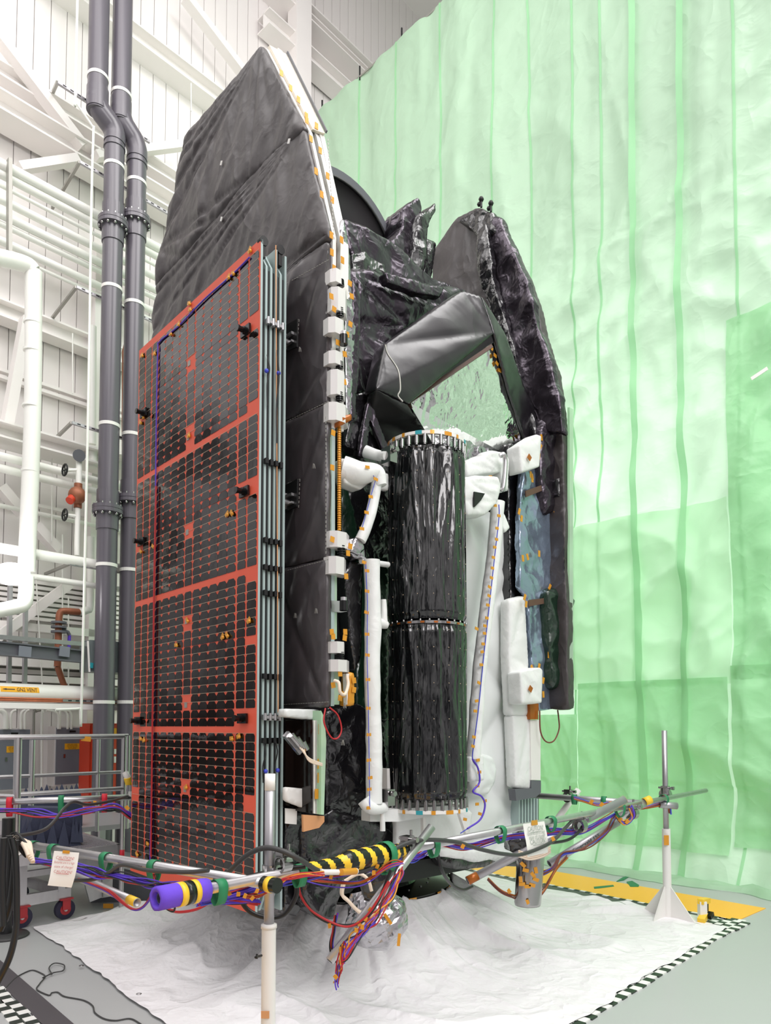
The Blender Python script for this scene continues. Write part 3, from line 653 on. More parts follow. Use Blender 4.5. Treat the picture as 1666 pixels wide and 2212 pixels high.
MB().tube(onu(596,530,uR-.02), onu(601,1540,uR-.02), .0045, 6).build('tension_cord', M['tan'], SC)
# bottom lattice bracket of stack
# ---- left side panel (behind the wing)
VA = 3.10
u0A = uz(712,1525,VA)[0]; zbA = uz(712,1525,VA)[1]; z1A = uz(715,512,VA)[1]; c2 = uz(665,285,VA); pk = uz(572,105,VA); pk2 = uz(405,300,VA); f2 = uz(345,590,VA); uF = f2[0]+.27
zt_ = (pk[1]+pk2[1])/2
poly = [(u0A,zbA),(u0A,z1A),c2,pk,(pk2[0]-.05,pk2[1]-.06),(f2[0]-.08,f2[1]),(uF,f2[1]-.95),(uF,zbA)]
MB().prism([W(a,VA+.012,b) for a,b in poly], VV*.03).build('side_panel', M['panel_edge'], SC)
sm1 = [uz(x,y,VA) for x,y in [(662,281),(600,335),(545,392),(478,474),(400,560),(343,622)]]
sm2 = [uz(x,y,VA) for x,y in [(716,518),(680,548),(650,575),(612,607)]]
WAV = [uz(x,y,VA) for x,y in [(470,228),(438,262),(405,300),(401,330),(388,372),(384,420),(370,450),(366,505),(352,545)]]
top = [c2,pk]+WAV+sm1[::-1][:-1]
zs2 = sm2[-1]; far2 = (uF, zs2[1]+.1)
mid = [(u0A,z1A)]+sm1+[uz(x,y,VA) for x,y in [(347,640),(334,690),(338,720)]]+[far2]+[(5.2,zs2[1]+.02)]+sm2[::-1]
lo1 = [(u0A,z1A-.05)]+sm2[1:]+[(5.2,zs2[1]),(5.2,2.9),uz(612,917,VA),uz(713,873,VA)]
lo2 = [uz(713,876,VA),uz(612,921,VA),(5.2,2.9),uz(600,1232,VA),uz(713,1206,VA)]
lo3 = [uz(713,1210,VA),uz(600,1236,VA),(4.9,zbA),(u0A,zbA)]
def blanket(nm, pl, m_, L, amp, fr, seed, th=.04, bul=.01, an=None, vv=VA-.005):
    # keep out of self-crossing: polygon in (u,z) extruded towards -v
    return foil(nm, [W(a,vv+.012,b) for a,b in pl], VV*-(th), M[m_], SC, L=L, amp=amp, freq=fr, seed=seed, bulge=bul, bs=.06, aniso=an, folds=.028 if m_ == 'blanket' else .02)
blanket('blanket', top, 'blanket', .045, .03, 1.5, 1, an=(1.5,1.5,.7))
blanket('blanket', mid, 'blanket', .045, .03, 1.5, 2, an=(1.5,1.5,.7))
blanket('blanket', lo1, 'blanket_side', .035, .05, 1.7, 3, an=(1.4,1.4,.6))
lo2 = [uz(713,876,VA),uz(612,921,VA),(4.9,uz(612,921,VA)[1]+.1),(4.9,uz(600,1232,VA)[1]),uz(600,1232,VA),uz(713,1206,VA)]
blanket('blanket', lo2, 'blanket_side', .04, .035, 1.3, 4, an=(1.4,1.4,.6))
blanket('blanket', lo3, 'blanket_side', .035, .04, 1.6, 5, an=(1.4,1.4,.6))
m = MB()   # white velcro tags and stitching
for q in [(624,305),(478,352),(478,473)]: tab(m, onv(q[0],q[1],VA-.075), .03, .035, VV, .5)
m.pieces('velcro_tag', M['white_paint'], SC)
st = MB()
for pl in ([(708,300),(722,520)],[(704,900),(704,1200)],[(620,612),(712,560)],[(620,910),(712,866)],[(620,1232),(712,1208)],[(612,1522),(712,1516)],[(646,690),(642,752)],[(645,690),(622,706)],[(648,1035),(645,1100)],[(648,1035),(618,1045)]):
    a, b = onv(*pl[0],VA-.07), onv(*pl[1],VA-.07); n = max(3, int((b-a).length/.03))
    for i in range(n): st.bar(a+(b-a)*(i/n), a+(b-a)*((i+.6)/n), .004, .004)
for q in [(645,760),(675,1012),(635,1335),(680,1325),(742,1530),(738,1610)]:
    for k in range(3): a = onv(q[0]+k*3,q[1],VA-.07); st.bar(a, a+ZZ*.035+UU*.01*(k-1), .003, .003)
st.build('stitching', M['strut'], SC, kind='stuff')
for (y0,y1) in ((690,750),(1035,1095)):   # small access windows
    pz = [onv(645,y0,VA-.07),onv(644,y1,VA-.07),onv(612,y1+14,VA-.07),onv(612,y0+18,VA-.07)]
    w_ = MB().prism(pz, VV*-.012).build('access_window', M['black'], SC)
    q = sum(pz, Vector())/4-VV*.02; m = MB().box(q, (.12,.03,.02), (UU,VV,ZZ)).box(q-ZZ*.06, (.12,.03,.015), (UU,VV,ZZ)).box(q-ZZ*.03+UU*.04, (.02,.03,.12), (UU,VV,ZZ)).tube(q-ZZ*.05, q-ZZ*.05-VV*.05, .02, 10)
    m.build('hinge_bracket', M['alu'], w_)
# edge strips following the outline of the side panel
def edge(nm, v0, v1, dep, off, m_, pts, parent=SC, lab=None, z_lo=None):
    o_ = [(a+off,b) for a,b in pts]; i_ = [(a+off+dep,b-(dep*.4 if k else 0)) for k,(a,b) in enumerate(pts)][::-1]
    return MB().prism([W(a,v0,b) for a,b in o_+i_], VV*(v1-v0)).build(nm, M[m_], parent, label=lab)
ep = [(u0A,uz(712,925,VA)[1]),(u0A,z1A),c2,pk]
zlow = ep[0][1]
KH = edge('edge_strip', VA+.005, VA+.035, .05, -.012, 'white_paint', ep)
edge('edge_groove', VA+.03, VA+.085, .05, .03, 'brown_strip', ep)
edge('edge_strip', VA+.075, VA+.11, .05, -.012, 'white_paint', ep)
ep2 = [(u0A,z1A-.4),(u0A,z1A),(c2[0],c2[1]+.05),(pk[0]-.02,pk[1]+.07)]
e_ = edge('edge_fringe', VA+.115, VA+.16, .08, .0, 'white_paint', ep2)
# cream face of slanted head strip
sl = [(c2[0]-.0,c2[1]+.04),(pk[0],pk[1]+.05)]
MB().prism([W(sl[0][0]-.01,VA+.04,sl[0][1]),W(sl[1][0]-.01,VA+.04,sl[1][1]),W(sl[1][0]-.02,VA+.2,sl[1][1]+.02),W(sl[0][0]-.02,VA+.15,sl[0][1]+.02)], UU*.03).build('slanted_edge_plate', M['cream'], SC)
MB().bar(W(sl[0][0]-.03,VA+.155,sl[0][1]+.03), W(sl[1][0]-.03,VA+.205,sl[1][1]+.03), .012, .02).build('edge_trim', M['dark_grey'], SC)
m = MB(); tri = MB()
for k in range(9):
    t_ = (k+.4)/9; c_ = Vector((0,0,0))+W(sl[0][0]*(1-t_)+sl[1][0]*t_-.035, VA+.13+.05*t_, sl[0][1]*(1-t_)+sl[1][1]*t_+.02)
    tri.add([c_, c_+VV*.05-ZZ*.0, c_+ZZ*.07+VV*.03], [(0,1,2)])
for k, (x, y) in enumerate([(608,158),(628,190),(645,215),(662,250),(684,272),(663,260),(672,300),(692,325),(683,370),(708,380),(695,420),(718,432),(716,508),(738,518),(717,545),(740,562),(722,580)]):
    tab(m, onu(x,y,u0A+(.0 if y > 505 else (.27-(.27*(y-285)/225) if y > 285 else .3+.5*(285-y)/180))-.05), .03, .05, UU)
m.pieces('kapton_tab', M['kapton'], KH)
# fringe of crinkled film
foil('film_fringe', P2([(742,470),(752,520),(760,620),(768,700),(757,900),(748,900),(745,600),(735,500)],u=4.02), UU*.05, M['silver_foil'], SC, L=.04, amp=.012, freq=9)
foil('green_edge_blanket', P2([(762,600),(778,640),(776,800),(768,905),(757,905),(760,700)],u=4.02), UU*.1, M['dark_foil'], SC, L=.04, amp=.015, freq=6)
# silver hinge-roller blocks along the edge
UE = u0A-.055
def blk(x0,x1,y0,y1, cut=.25):
    z0, z1 = uvz(onu(x0,y1,UE))[2], uvz(onu(x0,y0,UE))[2]; a, b = uvz(onu(x0,(y0+y1)/2,UE))[1], uvz(onu(x1,(y0+y1)/2,UE))[1]
    w_ = b-a; d = .10; h = z1-z0
    pr = [(a,UE+.08),(a,UE+.02),(a+w_*.2,UE-.02),(a+w_*.62,UE-.02),(b,UE+.04),(b,UE+.08)]
    m = MB().prism([W(u,v,z0) for v,u in pr], ZZ*h)
    b_ = m.build('roller_block', M['block_metal'], SC)
    return b_
for q in [(717,745,578,607),(719,757,617,668),(713,752,682,716),(714,750,755,783),(718,753,796,850),(714,760,866,905),(716,762,1145,1180),(714,755,1200,1238),(718,752,1385,1410),(718,762,1424,1450)]: blk(*q)
def spool(x, y0, y1, r_=.028):
    a, b = onu(x,y0,UE+.005), onu(x+1,y1,UE+.005); d = b-a; m = MB().tube(a, b, r_*.6, 14)
    for k in range(5): c_ = a+d*((k+.2)/5); m.tube(c_, c_+d*.09, r_, 16)
    m.build('roller_spool', M['black_gloss'], SC)
for q in [(735,605,620),(734,666,685),(733,782,798),(733,848,868),(737,1178,1204),(735,1408,1426)]: spool(*q)
for y in (727,1297):   # bracket with knob
    c_ = onu(733,y+12,UE+.02); m = MB().prism(P2([(716,y),(748,y+2),(750,y+24),(736,y+26),(717,y+24)],u=UE+.05), UU*.05); k_ = m.build('latch_bracket', M['alu'], SC)
    MB().tube(c_+ZZ*.03-UU*.05, c_-ZZ*.04-UU*.05, .03, 14).build('knob', M['black_gloss'], k_); MB().tube(c_+ZZ*.03-UU*.05, c_+ZZ*.055-UU*.05, .022, 14).build('cap', M['alu'], k_)
MB().prism(P2([(714,912),(724,915),(724,1200),(714,1200)],u=UE+.06), UU*.04).build('green_strip', M['curtain_pale'], SC, label='pale green edge strip')
MB().prism(P2([(714,1240),(728,1240),(728,1380),(716,1380)],u=UE+.06), UU*.04).build('green_strip', M['curtain_pale'], SC, label='pale green edge strip')
MB().prism(P2([(716,1450),(733,1450),(733,1522),(716,1522)],u=UE+.06), UU*.04).build('green_strip', M['curtain_pale'], SC, label='pale green edge strip')
a, b = onu(733,922,UE+.04), onu(733,1142,UE+.04); m = MB()
for k in range(46): c_ = a+(b-a)*(k/45); m.tube(c_, c_-ZZ*.011, .014, 8)
m.build('spiral_wrap', M['kapton'], SC, label='yellow spiral cable wrap')
foil('edge_post', P2([(745,1240),(757,1210),(784,1215),(784,1300),(780,1420),(768,1450),(757,1380),(750,1300)],u=4.05), UU*.12, M['shiny_black'], SC, L=.04, amp=.012, freq=6)
m = MB()
for q in [(720,935),(718,1010),(718,1165),(756,612),(760,640),(757,700),(750,722),(745,765),(744,825),(730,740),(752,1195),(748,1245),(717,1365),(746,1365),(720,1375),(745,1378),(720,1480),(742,1500),(735,1508),(765,1470),(765,1490),(757,1180),(722,668),(716,640),(735,1455)]: tab(m, onu(q[0],q[1],UE-.012), .035, .04, UU, random.uniform(-.2,.2))
m.pieces('kapton_tab', M['kapton'], KH)
foil('kapton_wrap', P2([(733,900),(760,893),(762,907),(735,920)],u=UE-.02), UU*.08, M['kapton_dark'], SC, L=.04, amp=.006, freq=9)
foil('kapton_wrap', P2([(757,1452),(766,1452),(766,1525),(752,1525)],u=UE), UU*.1, M['kapton'], SC, L=.04, amp=.006, freq=9)
foil('kapton_wrap', P2([(768,1160),(785,1175),(790,1185),(775,1200),(757,1190)],u=UE), UU*.1, M['silver_foil'], SC, L=.03, amp=.012, freq=12)
m = MB().path(cr([onu(722,1470,UE-.03),onu(732,1475,UE-.06),onu(735,1495,UE-.07),onu(745,1500,UE-.06),onu(752,1480,UE-.04),onu(750,1460,UE-.02)],6), .012, 8); m.build('cream_cable', M['cream_wire'], SC)
MB().prism(P2([(748,1455),(757,1455),(757,1522),(750,1522)],u=UE+.01), UU*.04).build('white_strip', M['white_paint'], SC)
MB().path(cr([onu(703,1530,UE),onu(700,1560,UE-.02),onu(715,1592,UE-.03),onu(730,1594,UE-.03),onu(738,1575,UE-.03),onu(730,1545,UE-.02),onu(712,1528,UE)],8), .006, 6).build('purple_wire_loop', M['red_wire'], SC)
# ---- main body
m = MB().bx(4.52, 6.9, VA+.17, 5.84, .78, uvz(onu(830,610,4.6))[2])
m.build('body_box', M['black'], SC)
foil('body_blanket', P2([(752,900),(835,930),(900,960),(1125,985),(1125,1300),(1120,1560),(1112,1740),(857,1750),(857,1870),(760,1890),(640,1850),(640,1765),(702,1755),(702,1530),(752,1530)],u=4.5), UU*.03, M['shiny_black'], SC, L=.07, amp=.03, freq=3, seed=4)
foil('green_tinted_blanket', P2([(702,1540),(775,1520),(832,1560),(840,1760),(800,1780),(706,1770)],u=4.38), UU*.06, M['shiny_black'], SC, L=.05, amp=.03, freq=4, seed=8)
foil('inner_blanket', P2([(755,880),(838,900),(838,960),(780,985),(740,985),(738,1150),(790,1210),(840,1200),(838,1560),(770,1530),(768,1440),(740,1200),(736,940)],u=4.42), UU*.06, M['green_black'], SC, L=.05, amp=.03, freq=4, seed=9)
# upper blankets between the side panels
foil('glossy_blanket', P2([(742,478),(780,492),(812,510),(850,530),(935,603),(1010,632),(1000,650),(900,640),(832,606),(800,570),(765,560),(752,530)],u=4.75), UU*.35, M['dark_foil'], SC, L=.045, amp=.06, freq=2.2, seed=11, label='green-lit glossy upper blanket')
foil('crinkled_blanket', P2([(757,590),(800,585),(840,602),(930,618),(1008,628),(960,665),(880,705),(836,745),(828,780),(800,838),(790,850),(762,845),(760,700)],u=4.42), UU*.14, M['dark_foil'], SC, L=.035, amp=.07, freq=2.6, seed=12, bulge=.03)
foil('torn_blanket', P2([(760,548),(790,545),(832,575),(838,605),(790,600),(762,592)],u=4.5), UU*.1, M['shiny_black'], SC, L=.03, amp=.04, freq=9, seed=31)
foil('blanket_seam_roll', P2([(832,590),(880,602),(960,622),(950,640),(900,632),(838,608)],u=4.28), UU*.07, M['dark_foil'], SC, L=.03, amp=.02, freq=10, seed=13)
foil('crumpled_blanket', P2([(765,850),(800,840),(806,900),(835,960),(790,985),(745,960),(758,900)],u=4.3), UU*.1, M['shiny_black'], SC, L=.035, amp=.04, freq=7, seed=14)
foil('folded_strap', P2([(795,870),(812,868),(812,900),(840,965),(828,975),(800,905),(790,985),(775,985),(788,900)],u=4.24), UU*.03, M['dark_foil'], SC, L=.03, amp=.012, freq=9)
# dish reflector
c_ = onu(722,575,5.3); r_ = .83
t_ = MB(); nrm = (-UU*1-ZZ*.15).normalized()
t_.lathe(c_, nrm, [(0,-.22),(r_*.4,-.19),(r_*.75,-.09),(r_*.93,0),(r_*.93,.02)], 64)
t_.build('dish', M['dish'], SC); t2 = MB().lathe(c_, nrm, [(r_*.93,-.03),(r_*.93,.03),(r_*1.02,.03),(r_*1.04,0),(r_*1.04,-.12),(r_*.93,-.12)], 64, sm=False).build('dish_rim', M['dark_grey'], SC)
MB().lathe(c_, nrm, [(r_*.915,.02),(r_*.915,.036),(r_*.94,.036),(r_*.94,.02)], 64).build('rim_seal', M['black'], SC)
foil('feed_tower', P2([(868,452),(905,428),(914,452),(900,480),(905,585),(862,548),(840,533),(870,490)],u=4.95), UU*.3, M['dark_foil'], SC, L=.04, amp=.04, freq=6, seed=15)
foil('feed_tower', P2([(902,470),(940,438),(943,458),(922,492),(924,560),(912,598),(888,580)],u=4.88), UU*.25, M['shiny_black'], SC, L=.04, amp=.035, freq=6, seed=16)
foil('feed_tower', P2([(922,515),(940,525),(932,602),(915,595)],u=5.1), UU*.2, M['shiny_black'], SC, L=.05, amp=.03, freq=6, seed=17)
# ---- hood with mirror
def hp(px,py,u): return onu(px,py,u)
A_=hp(832,745,4.18); B_=hp(1000,628,4.05); C_=hp(1040,640,3.98); D_=hp(1070,718,3.94); E_=hp(884,872,4.12); F_=hp(812,840,4.12); G_=hp(800,905,4.3); H_=hp(840,960,4.4); I_=hp(935,955,4.35)
K_=UU*.04
foil('hood', [A_,B_,C_,D_,E_,F_], UU*.14, M['hood_black'], SC, L=.04, amp=.022, freq=1.8, seed=18, bulge=.01)
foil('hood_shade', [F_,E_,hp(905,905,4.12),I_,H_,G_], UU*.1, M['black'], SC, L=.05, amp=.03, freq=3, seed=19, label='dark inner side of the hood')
foil('hood_side', [C_,hp(1092,718,3.97),hp(1166,932,4.2),hp(1136,958,4.2),hp(1100,850,4.07),hp(1068,725,3.94)], UU*.04+VV*.03, M['hood_black'], SC, L=.04, amp=.012, freq=5, seed=20, label='hood side lit green by the curtain')
MB().prism([hp(882,868,4.27),hp(1068,738,4.0),hp(1148,945,4.20),hp(1100,985,4.26),hp(945,975,4.42)], UU*.03).build('mirror', M['mirror'], SC)
m = MB().bar(hp(945,968,4.58), hp(884,872,4.28), .03, .03).bar(hp(884,868,4.27), hp(1062,748,3.97), .03, .03).bar(hp(1083,790,4.05),hp(1120,890,4.28), .04, .03)
m.build('mirror_frame', M['brown_strip'], SC)
m = MB(); [tab(m, hp(x,y,u_-.03), .04, .03, UU, a) for x,y,u_,a in [(1062,752,4.02,.4),(1070,768,4.04,.2),(1074,785,4.06,.5),(1080,800,4.08,.1)]]; m.pieces('kapton_tab', M['kapton'], KH)
MB().path(cr([hp(832,745,4.12),hp(838,765,4.1),hp(860,800,4.0),hp(865,840,3.95),hp(860,855,3.95),hp(870,868,3.93)],8), .007, 6).build('hood_cord', M['strut'], SC)
foil('ledge_foil', P2([(955,955),(1010,950),(1100,960),(1120,965),(1100,990),(1060,1010),(1000,1000)],u=4.3), UU*.2, M['silver_foil'], SC, L=.03, amp=.04, freq=7, seed=21)
# ---- right side panel: inner face and crinkled cover
VB = 5.86
foil('side_panel', P2([(1226,1530),(1219,1100),(1214,880),(1200,815),(1170,722),(1142,605),(1078,475),(1035,452),(985,475),(935,545),(932,640),(1010,700),(1060,900),(1120,1100),(1130,1530)],v=VB), VV*.1, M['blanket'], SC, L=.06, amp=.035, freq=2.6, seed=22)
foil('crinkled_cover', P2([(1040,470),(1075,478),(1138,608),(1166,722),(1196,820),(1210,880),(1216,935),(1165,930),(1140,860),(1112,760),(1075,690),(1045,640),(1030,560)],v=VB-.12), VV*.08, M['dark_foil'], SC, L=.035, amp=.075, freq=2.4, seed=23)
foil('cover_seam', P2([(1030,500),(1048,480),(1062,600),(1100,720),(1148,900),(1172,1000),(1155,1000),(1120,860),(1075,720),(1040,620)],v=VB-.2), VV*.08, M['shiny_black'], SC, L=.035, amp=.05, freq=4, seed=24)
foil('peak_cap', P2([(990,478),(1030,450),(1062,460),(1070,500),(1040,520),(1010,490)],v=VB-.15), VV*.2, M['shiny_black'], SC, L=.035, amp=.03, freq=7, seed=25)
m = MB()
for q in [(1040,448),(1061,457)]:
    p = onv(*q,VB-.05); m.tube(p, p+ZZ*.08, .012, 8); m.sphere(p+ZZ*.09, .03, 8); m.sphere(p+ZZ*.05+UU*.03, .024, 8)
m.pieces('antenna_stub', M['black'], SC, per=5)
foil('black_bag', P2([(1168,935),(1190,890),(1216,882),(1222,1030),(1216,1100),(1178,1108),(1168,1020)],u=4.05), UU*.2, M['dark_foil'], SC, L=.035, amp=.03, freq=5, seed=26, bulge=.03)
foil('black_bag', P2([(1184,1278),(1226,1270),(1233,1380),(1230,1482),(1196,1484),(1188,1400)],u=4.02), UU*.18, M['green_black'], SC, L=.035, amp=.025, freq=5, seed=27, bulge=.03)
foil('bag_knob', P2([(1206,1035),(1222,1028),(1237,1045),(1233,1065),(1222,1080),(1208,1070)],u=3.98), UU*.14, M['shiny_black'], SC, L=.03, amp=.015, freq=9)
foil('bag_knob', P2([(1214,1290),(1228,1290),(1243,1297),(1240,1308),(1226,1318),(1215,1310)],u=3.96), UU*.14, M['shiny_black'], SC, L=.03, amp=.015, freq=9)
foil('silver_blue_cover', P2([(1132,1008),(1168,1010),(1176,1104),(1219,1096),(1226,1270),(1190,1278),(1195,1484),(1228,1484),(1229,1532),(1166,1535),(1150,1440),(1140,1290),(1124,1270),(1122,1110)],u=4.1), UU*.05, M['blue_foil'], SC, L=.035, amp=.03, freq=4.5, seed=28)
MB().prism(P2([(1136,1060),(1170,1048),(1171,1060),(1137,1074)],u=4.055), UU*.01).build('dark_tape', M['brown_strip'], SC)
MB().prism(P2([(1143,1296),(1176,1292),(1176,1304),(1143,1310)],u=4.055), UU*.01).build('dark_tape', M['brown_strip'], SC)
m = MB()
for q in [(1170,945),(1168,965),(1165,985),(1150,1035),(1147,1025),(1215,1100),(1200,1110),(1208,1145),(1215,1200),(1220,1215),(1220,1225),(1205,1235),(1203,1245),(1165,1196),(1140,1203),(1130,1206),(1188,1268),(1215,1265),(1134,1290),(1137,1305),(1185,1320),(1186,1370),(1186,1415),(1165,1440),(1150,1443),(1174,1470),(1174,1500),(1122,1105),(1127,1120),(1150,1030)]: tab(m, onu(q[0],q[1],4.04), .03, .06, UU, random.uniform(-.6,.6))
m.pieces('kapton_tab', M['kapton'], KH)
MB().prism(P2([(1226,880),(1231,880),(1231,1480),(1226,1480)],v=VB+.05), VV*.06).build('edge_plate', M['curtain_pale'], SC)
foil('black_inner_edge', P2([(1098,960),(1128,950),(1130,1010),(1120,1110),(1124,1290),(1104,1330),(1099,1120)],u=4.2), UU*.2, M['shiny_black'], SC, L=.04, amp=.015, freq=5)
MB().prism(P2([(1104,1340),(1112,1480),(1118,1740),(1108,1740),(1102,1500)],u=4.3), UU*.2).build('dark_gap', M['black'], SC)
for pl, s_ in (([(1122,962),(1160,938),(1170,942),(1166,1008),(1128,1020)],1),([(1124,1452),(1168,1442),(1173,1448),(1171,1518),(1128,1520)],2)):
    b_ = foil('white_box', P2(pl,u=3.98), UU*.15, M['white_blanket'], SC, L=.03, amp=.008, freq=7, seed=s_, bulge=.015)
    c_ = onu((pl[0][0]+pl[2][0])/2-2, (pl[0][1]+pl[3][1])/2+3, 3.955); q = MB(); tab(q, c_, .05, .05, UU, .6); q.build('brown_patch', M['kapton_dark'], b_)
foil('white_side_blanket', P2([(1100,1296),(1134,1288),(1142,1440),(1146,1545),(1106,1545),(1100,1420)],u=4.12), UU*.1, M['white_blanket'], SC, L=.04, amp=.015, freq=4, seed=31, bulge=.02)
foil('white_side_blanket', P2([(1108,1546),(1146,1546),(1148,1705),(1114,1700)],u=4.12), UU*.1, M['white_blanket'], SC, L=.04, amp=.015, freq=4, seed=32, bulge=.02)
MB().prism(P2([(1146,1555),(1168,1555),(1168,1685),(1148,1685)],u=4.1), UU*.05).build('white_plate', M['white_paint'], SC)
MB().prism(P2([(1146,1520),(1164,1520),(1163,1554),(1146,1554)],u=4.08), UU*.08).build('kapton_wrap', M['kapton_dark'], SC)
MB().prism(P2([(1113,1705),(1148,1703),(1148,1686),(1169,1686),(1169,1712),(1158,1722),(1116,1730)],u=4.1), UU*.08).build('grey_bracket', M['dark_grey'], SC)
for k in range(7):
    x = 1121+k*6.4; MB().prism(P2([(x,1725),(x+3.4,1725),(x+3.4,1802),(x,1802)],u=4.2), UU*.8).build('folded_wing_edge', M['panel_edge'], SC)
MB().prism(P2([(1119,1724),(1164,1724),(1164,1800),(1119,1800)],u=4.24), UU*.7).build('folded_wing_core', M['black'], SC)
MB().path(cr([onu(1166,1535,4.06),onu(1168,1580,4.04),onu(1180,1602,4.02),onu(1197,1600,4.02),onu(1208,1575,4.04),onu(1207,1550,4.06),onu(1205,1534,4.08)],8), .007, 6).build('brown_wire_loop', M['brown_wire'], SC)
# ---- central wrapped cylinder
cc = onu(923,1350,4.0); rC = .302; zt_, zb_ = onu(923,990,4.0).z, onu(923,1722,4.0).z; zm = onu(923,1352,4.0).z; cc = Vector((cc.x,cc.y,0))
def cyl(i, j, z0, z1, sd):
    a = 2*math.pi*i; z = z0+(z1-z0)*j; d = Vector((math.cos(a),math.sin(a),0))
    w_ = noise.noise(Vector((a*1.5,z*.9,sd+3)))*.8
    r_ = rC + .034*(.5-abs(noise.noise(Vector((a*3.4+w_,z*.35,sd)))))*1.2-.016+.016*(.4-abs(noise.noise(Vector((a*8+w_*2,z*.7,sd+9)))))
    e = min(j,1-j)*14
    return cc+d*(r_-(.012 if e < .3 else 0))+ZZ*z
cylp = MB().grid(lambda i,j: cyl(i,j,zm+.02,zt_,1), 180, 60).grid(lambda i,j: cyl(i,j,zb_,zm-.02,4), 180, 60).build('wrapped_cylinder', M['black_film'], SC)
m = MB()
for k in range(16):
    a = 2*math.pi*k/16+.1
    for j in range(20):
        z = zb_+.07+j*(zt_-zb_-.14)/19; c_ = cc+Vector((math.cos(a),math.sin(a),0))*(rC+.008)+ZZ*z; m.sphere(c_, .0045, 5)
m.build('gold_studs', M['wire_silver'], cylp, kind='stuff')
for z, dz, nm in ((zt_,1,'top'),(zb_,-1,'bottom')):
    rg = MB().lathe(cc+ZZ*(z+dz*.085), ZZ, [(rC*.96,-.012),(rC*1.05,-.012),(rC*1.05,.012),(rC*.96,.012),(rC*.96,-.012)], 64, sm=False).build('end_ring', M['white_paint'], SC)
    s_ = MB()
    for k in range(30):
        a = 2*math.pi*k/30; c_ = cc+Vector((math.cos(a),math.sin(a),0))*rC*1.0+ZZ*(z+dz*.005); s_.tube(c_, c_+ZZ*dz*.072, .0155, 10); s_.tube(c_-ZZ*dz*.01, c_+ZZ*dz*.012, .011, 8)
    s_.pieces('standoff', M['steel'], rg, per=6); kb = MB(); tb = MB()
    for k, w_ in enumerate([.2,.12,.08,.16,.1,.2,.07,.12,.1]):
        a0 = 3.3+k*.36; q = kb if k % 4 != 3 else tb
        q.grid(lambda i,j: cc+Vector((math.cos(a0+w_*i),math.sin(a0+w_*i),0))*rC*1.056+ZZ*(z+dz*.085-.016+.03*j), 4, 1)
    kb.pieces('ring_tape', M['kapton'], rg); tb.pieces('ring_tape', M['teal'], rg)
    q = MB(); p = onu(841 if dz > 0 else 836, 985 if dz > 0 else 1722, 3.95); q.box(p, (.1,.07,.12), (UU,VV,ZZ)); q.tube(p-UU*.06+ZZ*.03,p-UU*.09+ZZ*.03,.02,8).build('ring_clamp', M['steel'], SC)
mr = MB().lathe(cc+ZZ*zm, ZZ, [(rC*.97,-.02),(rC*1.02,-.02),(rC*1.02,.0),(rC*.97,.0)], 64, sm=False); 
for k in range(28): a = 2*math.pi*k/28; c_ = cc+Vector((math.cos(a),math.sin(a),0))*rC*1.02+ZZ*(zm+.004); mr.sphere(c_, .011, 6)
mr.build('clamp_ring', M['steel'], SC)
q = MB()
for k in range(9): a0 = 3.5+k*.33; q.grid(lambda i,j: cc+Vector((math.cos(a0+.1*i),math.sin(a0+.1*i),0))*rC*1.03+ZZ*(zm-.018+.014*j), 3, 1)
q.build('ring_wire', M['kapton_dark'], SC)
# white wrapped frames around it
def wob(pts, r, nm, m_, k=10, amp=.12, sd=0, parent=SC, n=20, **kw):
    c = cr(pts, k); rr = [ (r if not isinstance(r,(list,tuple)) else r[0]+(r[1]-r[0])*i/(len(c)-1))*(1+amp*noise.noise(p*6+Vector((sd,0,0)))) for i,p in enumerate(c)]
    mb = MB().path(c, rr, n); 
    for i, p in enumerate(mb.v): mb.v[i] = p+Vector(noise.noise_vector(p*9))*.004
    return mb.build(nm, M[m_], parent, **kw)
UF = 3.95
wob([onu(742,1015,UF+.1),onu(775,1022,UF+.03),onu(812,1022,UF),onu(822,1050,UF-.02)], [.1,.05], 'white_arm', 'white_blanket', sd=1)
foil('white_arm_gusset', P2([(738,990),(790,1002),(815,1012),(810,1035),(780,1058),(745,1042)],u=UF+.05), UU*.1, M['white_blanket'], SC, L=.03, amp=.012, freq=6)
wob([onu(790,975,UF+.2),onu(820,985,UF+.1),onu(836,985,UF)], [.05,.035], 'white_arm', 'white_blanket', sd=2)
wob([onu(815,1035,UF),onu(808,1080,UF),onu(795,1130,UF),onu(778,1168,UF+.02)], .04, 'white_strut', 'white_blanket', sd=3)
foil('white_cross_plate', P2([(820,1020),(840,1022),(840,1060),(822,1055)],u=4.1), UU*.05, M['white_blanket'], SC, L=.04, amp=.006, freq=6)
foil('foil_joint', P2([(755,1165),(775,1160),(790,1185),(792,1205),(770,1205),(755,1190)],u=3.98), UU*.12, M['silver_foil'], SC, L=.03, amp=.02, freq=10)
wob([onu(780,1212,4.0),onu(838,1220,4.05)], .022, 'white_crossbar', 'white_blanket', amp=.05)
wob([onu(803,1210,UF),onu(806,1330,UF),onu(804,1450,UF),onu(808,1600,UF),onu(808,1735,UF)], .06, 'white_leg', 'white_blanket', k=14, amp=.1, sd=5, n=24)
wob([onu(828,1295,UF),onu(830,1345,UF)], [.02,.03], 'white_peg', 'white_blanket'); wob([onu(800,1342,UF),onu(835,1350,UF)], [.05,.03], 'white_joint', 'white_blanket')
wob([onu(785,1728,UF),onu(800,1745,UF-.03),onu(830,1745,UF)], [.05,.04], 'white_foot', 'white_blanket'); wob([onu(827,1745,UF),onu(826,1795,UF)], .02, 'white_tail', 'white_blanket')
MB().prism(P2([(800,1752),(1000,1738),(1003,1752),(860,1775),(800,1775)],u=4.0), UU*.1).build('support_shelf', M['white_blanket'], SC)
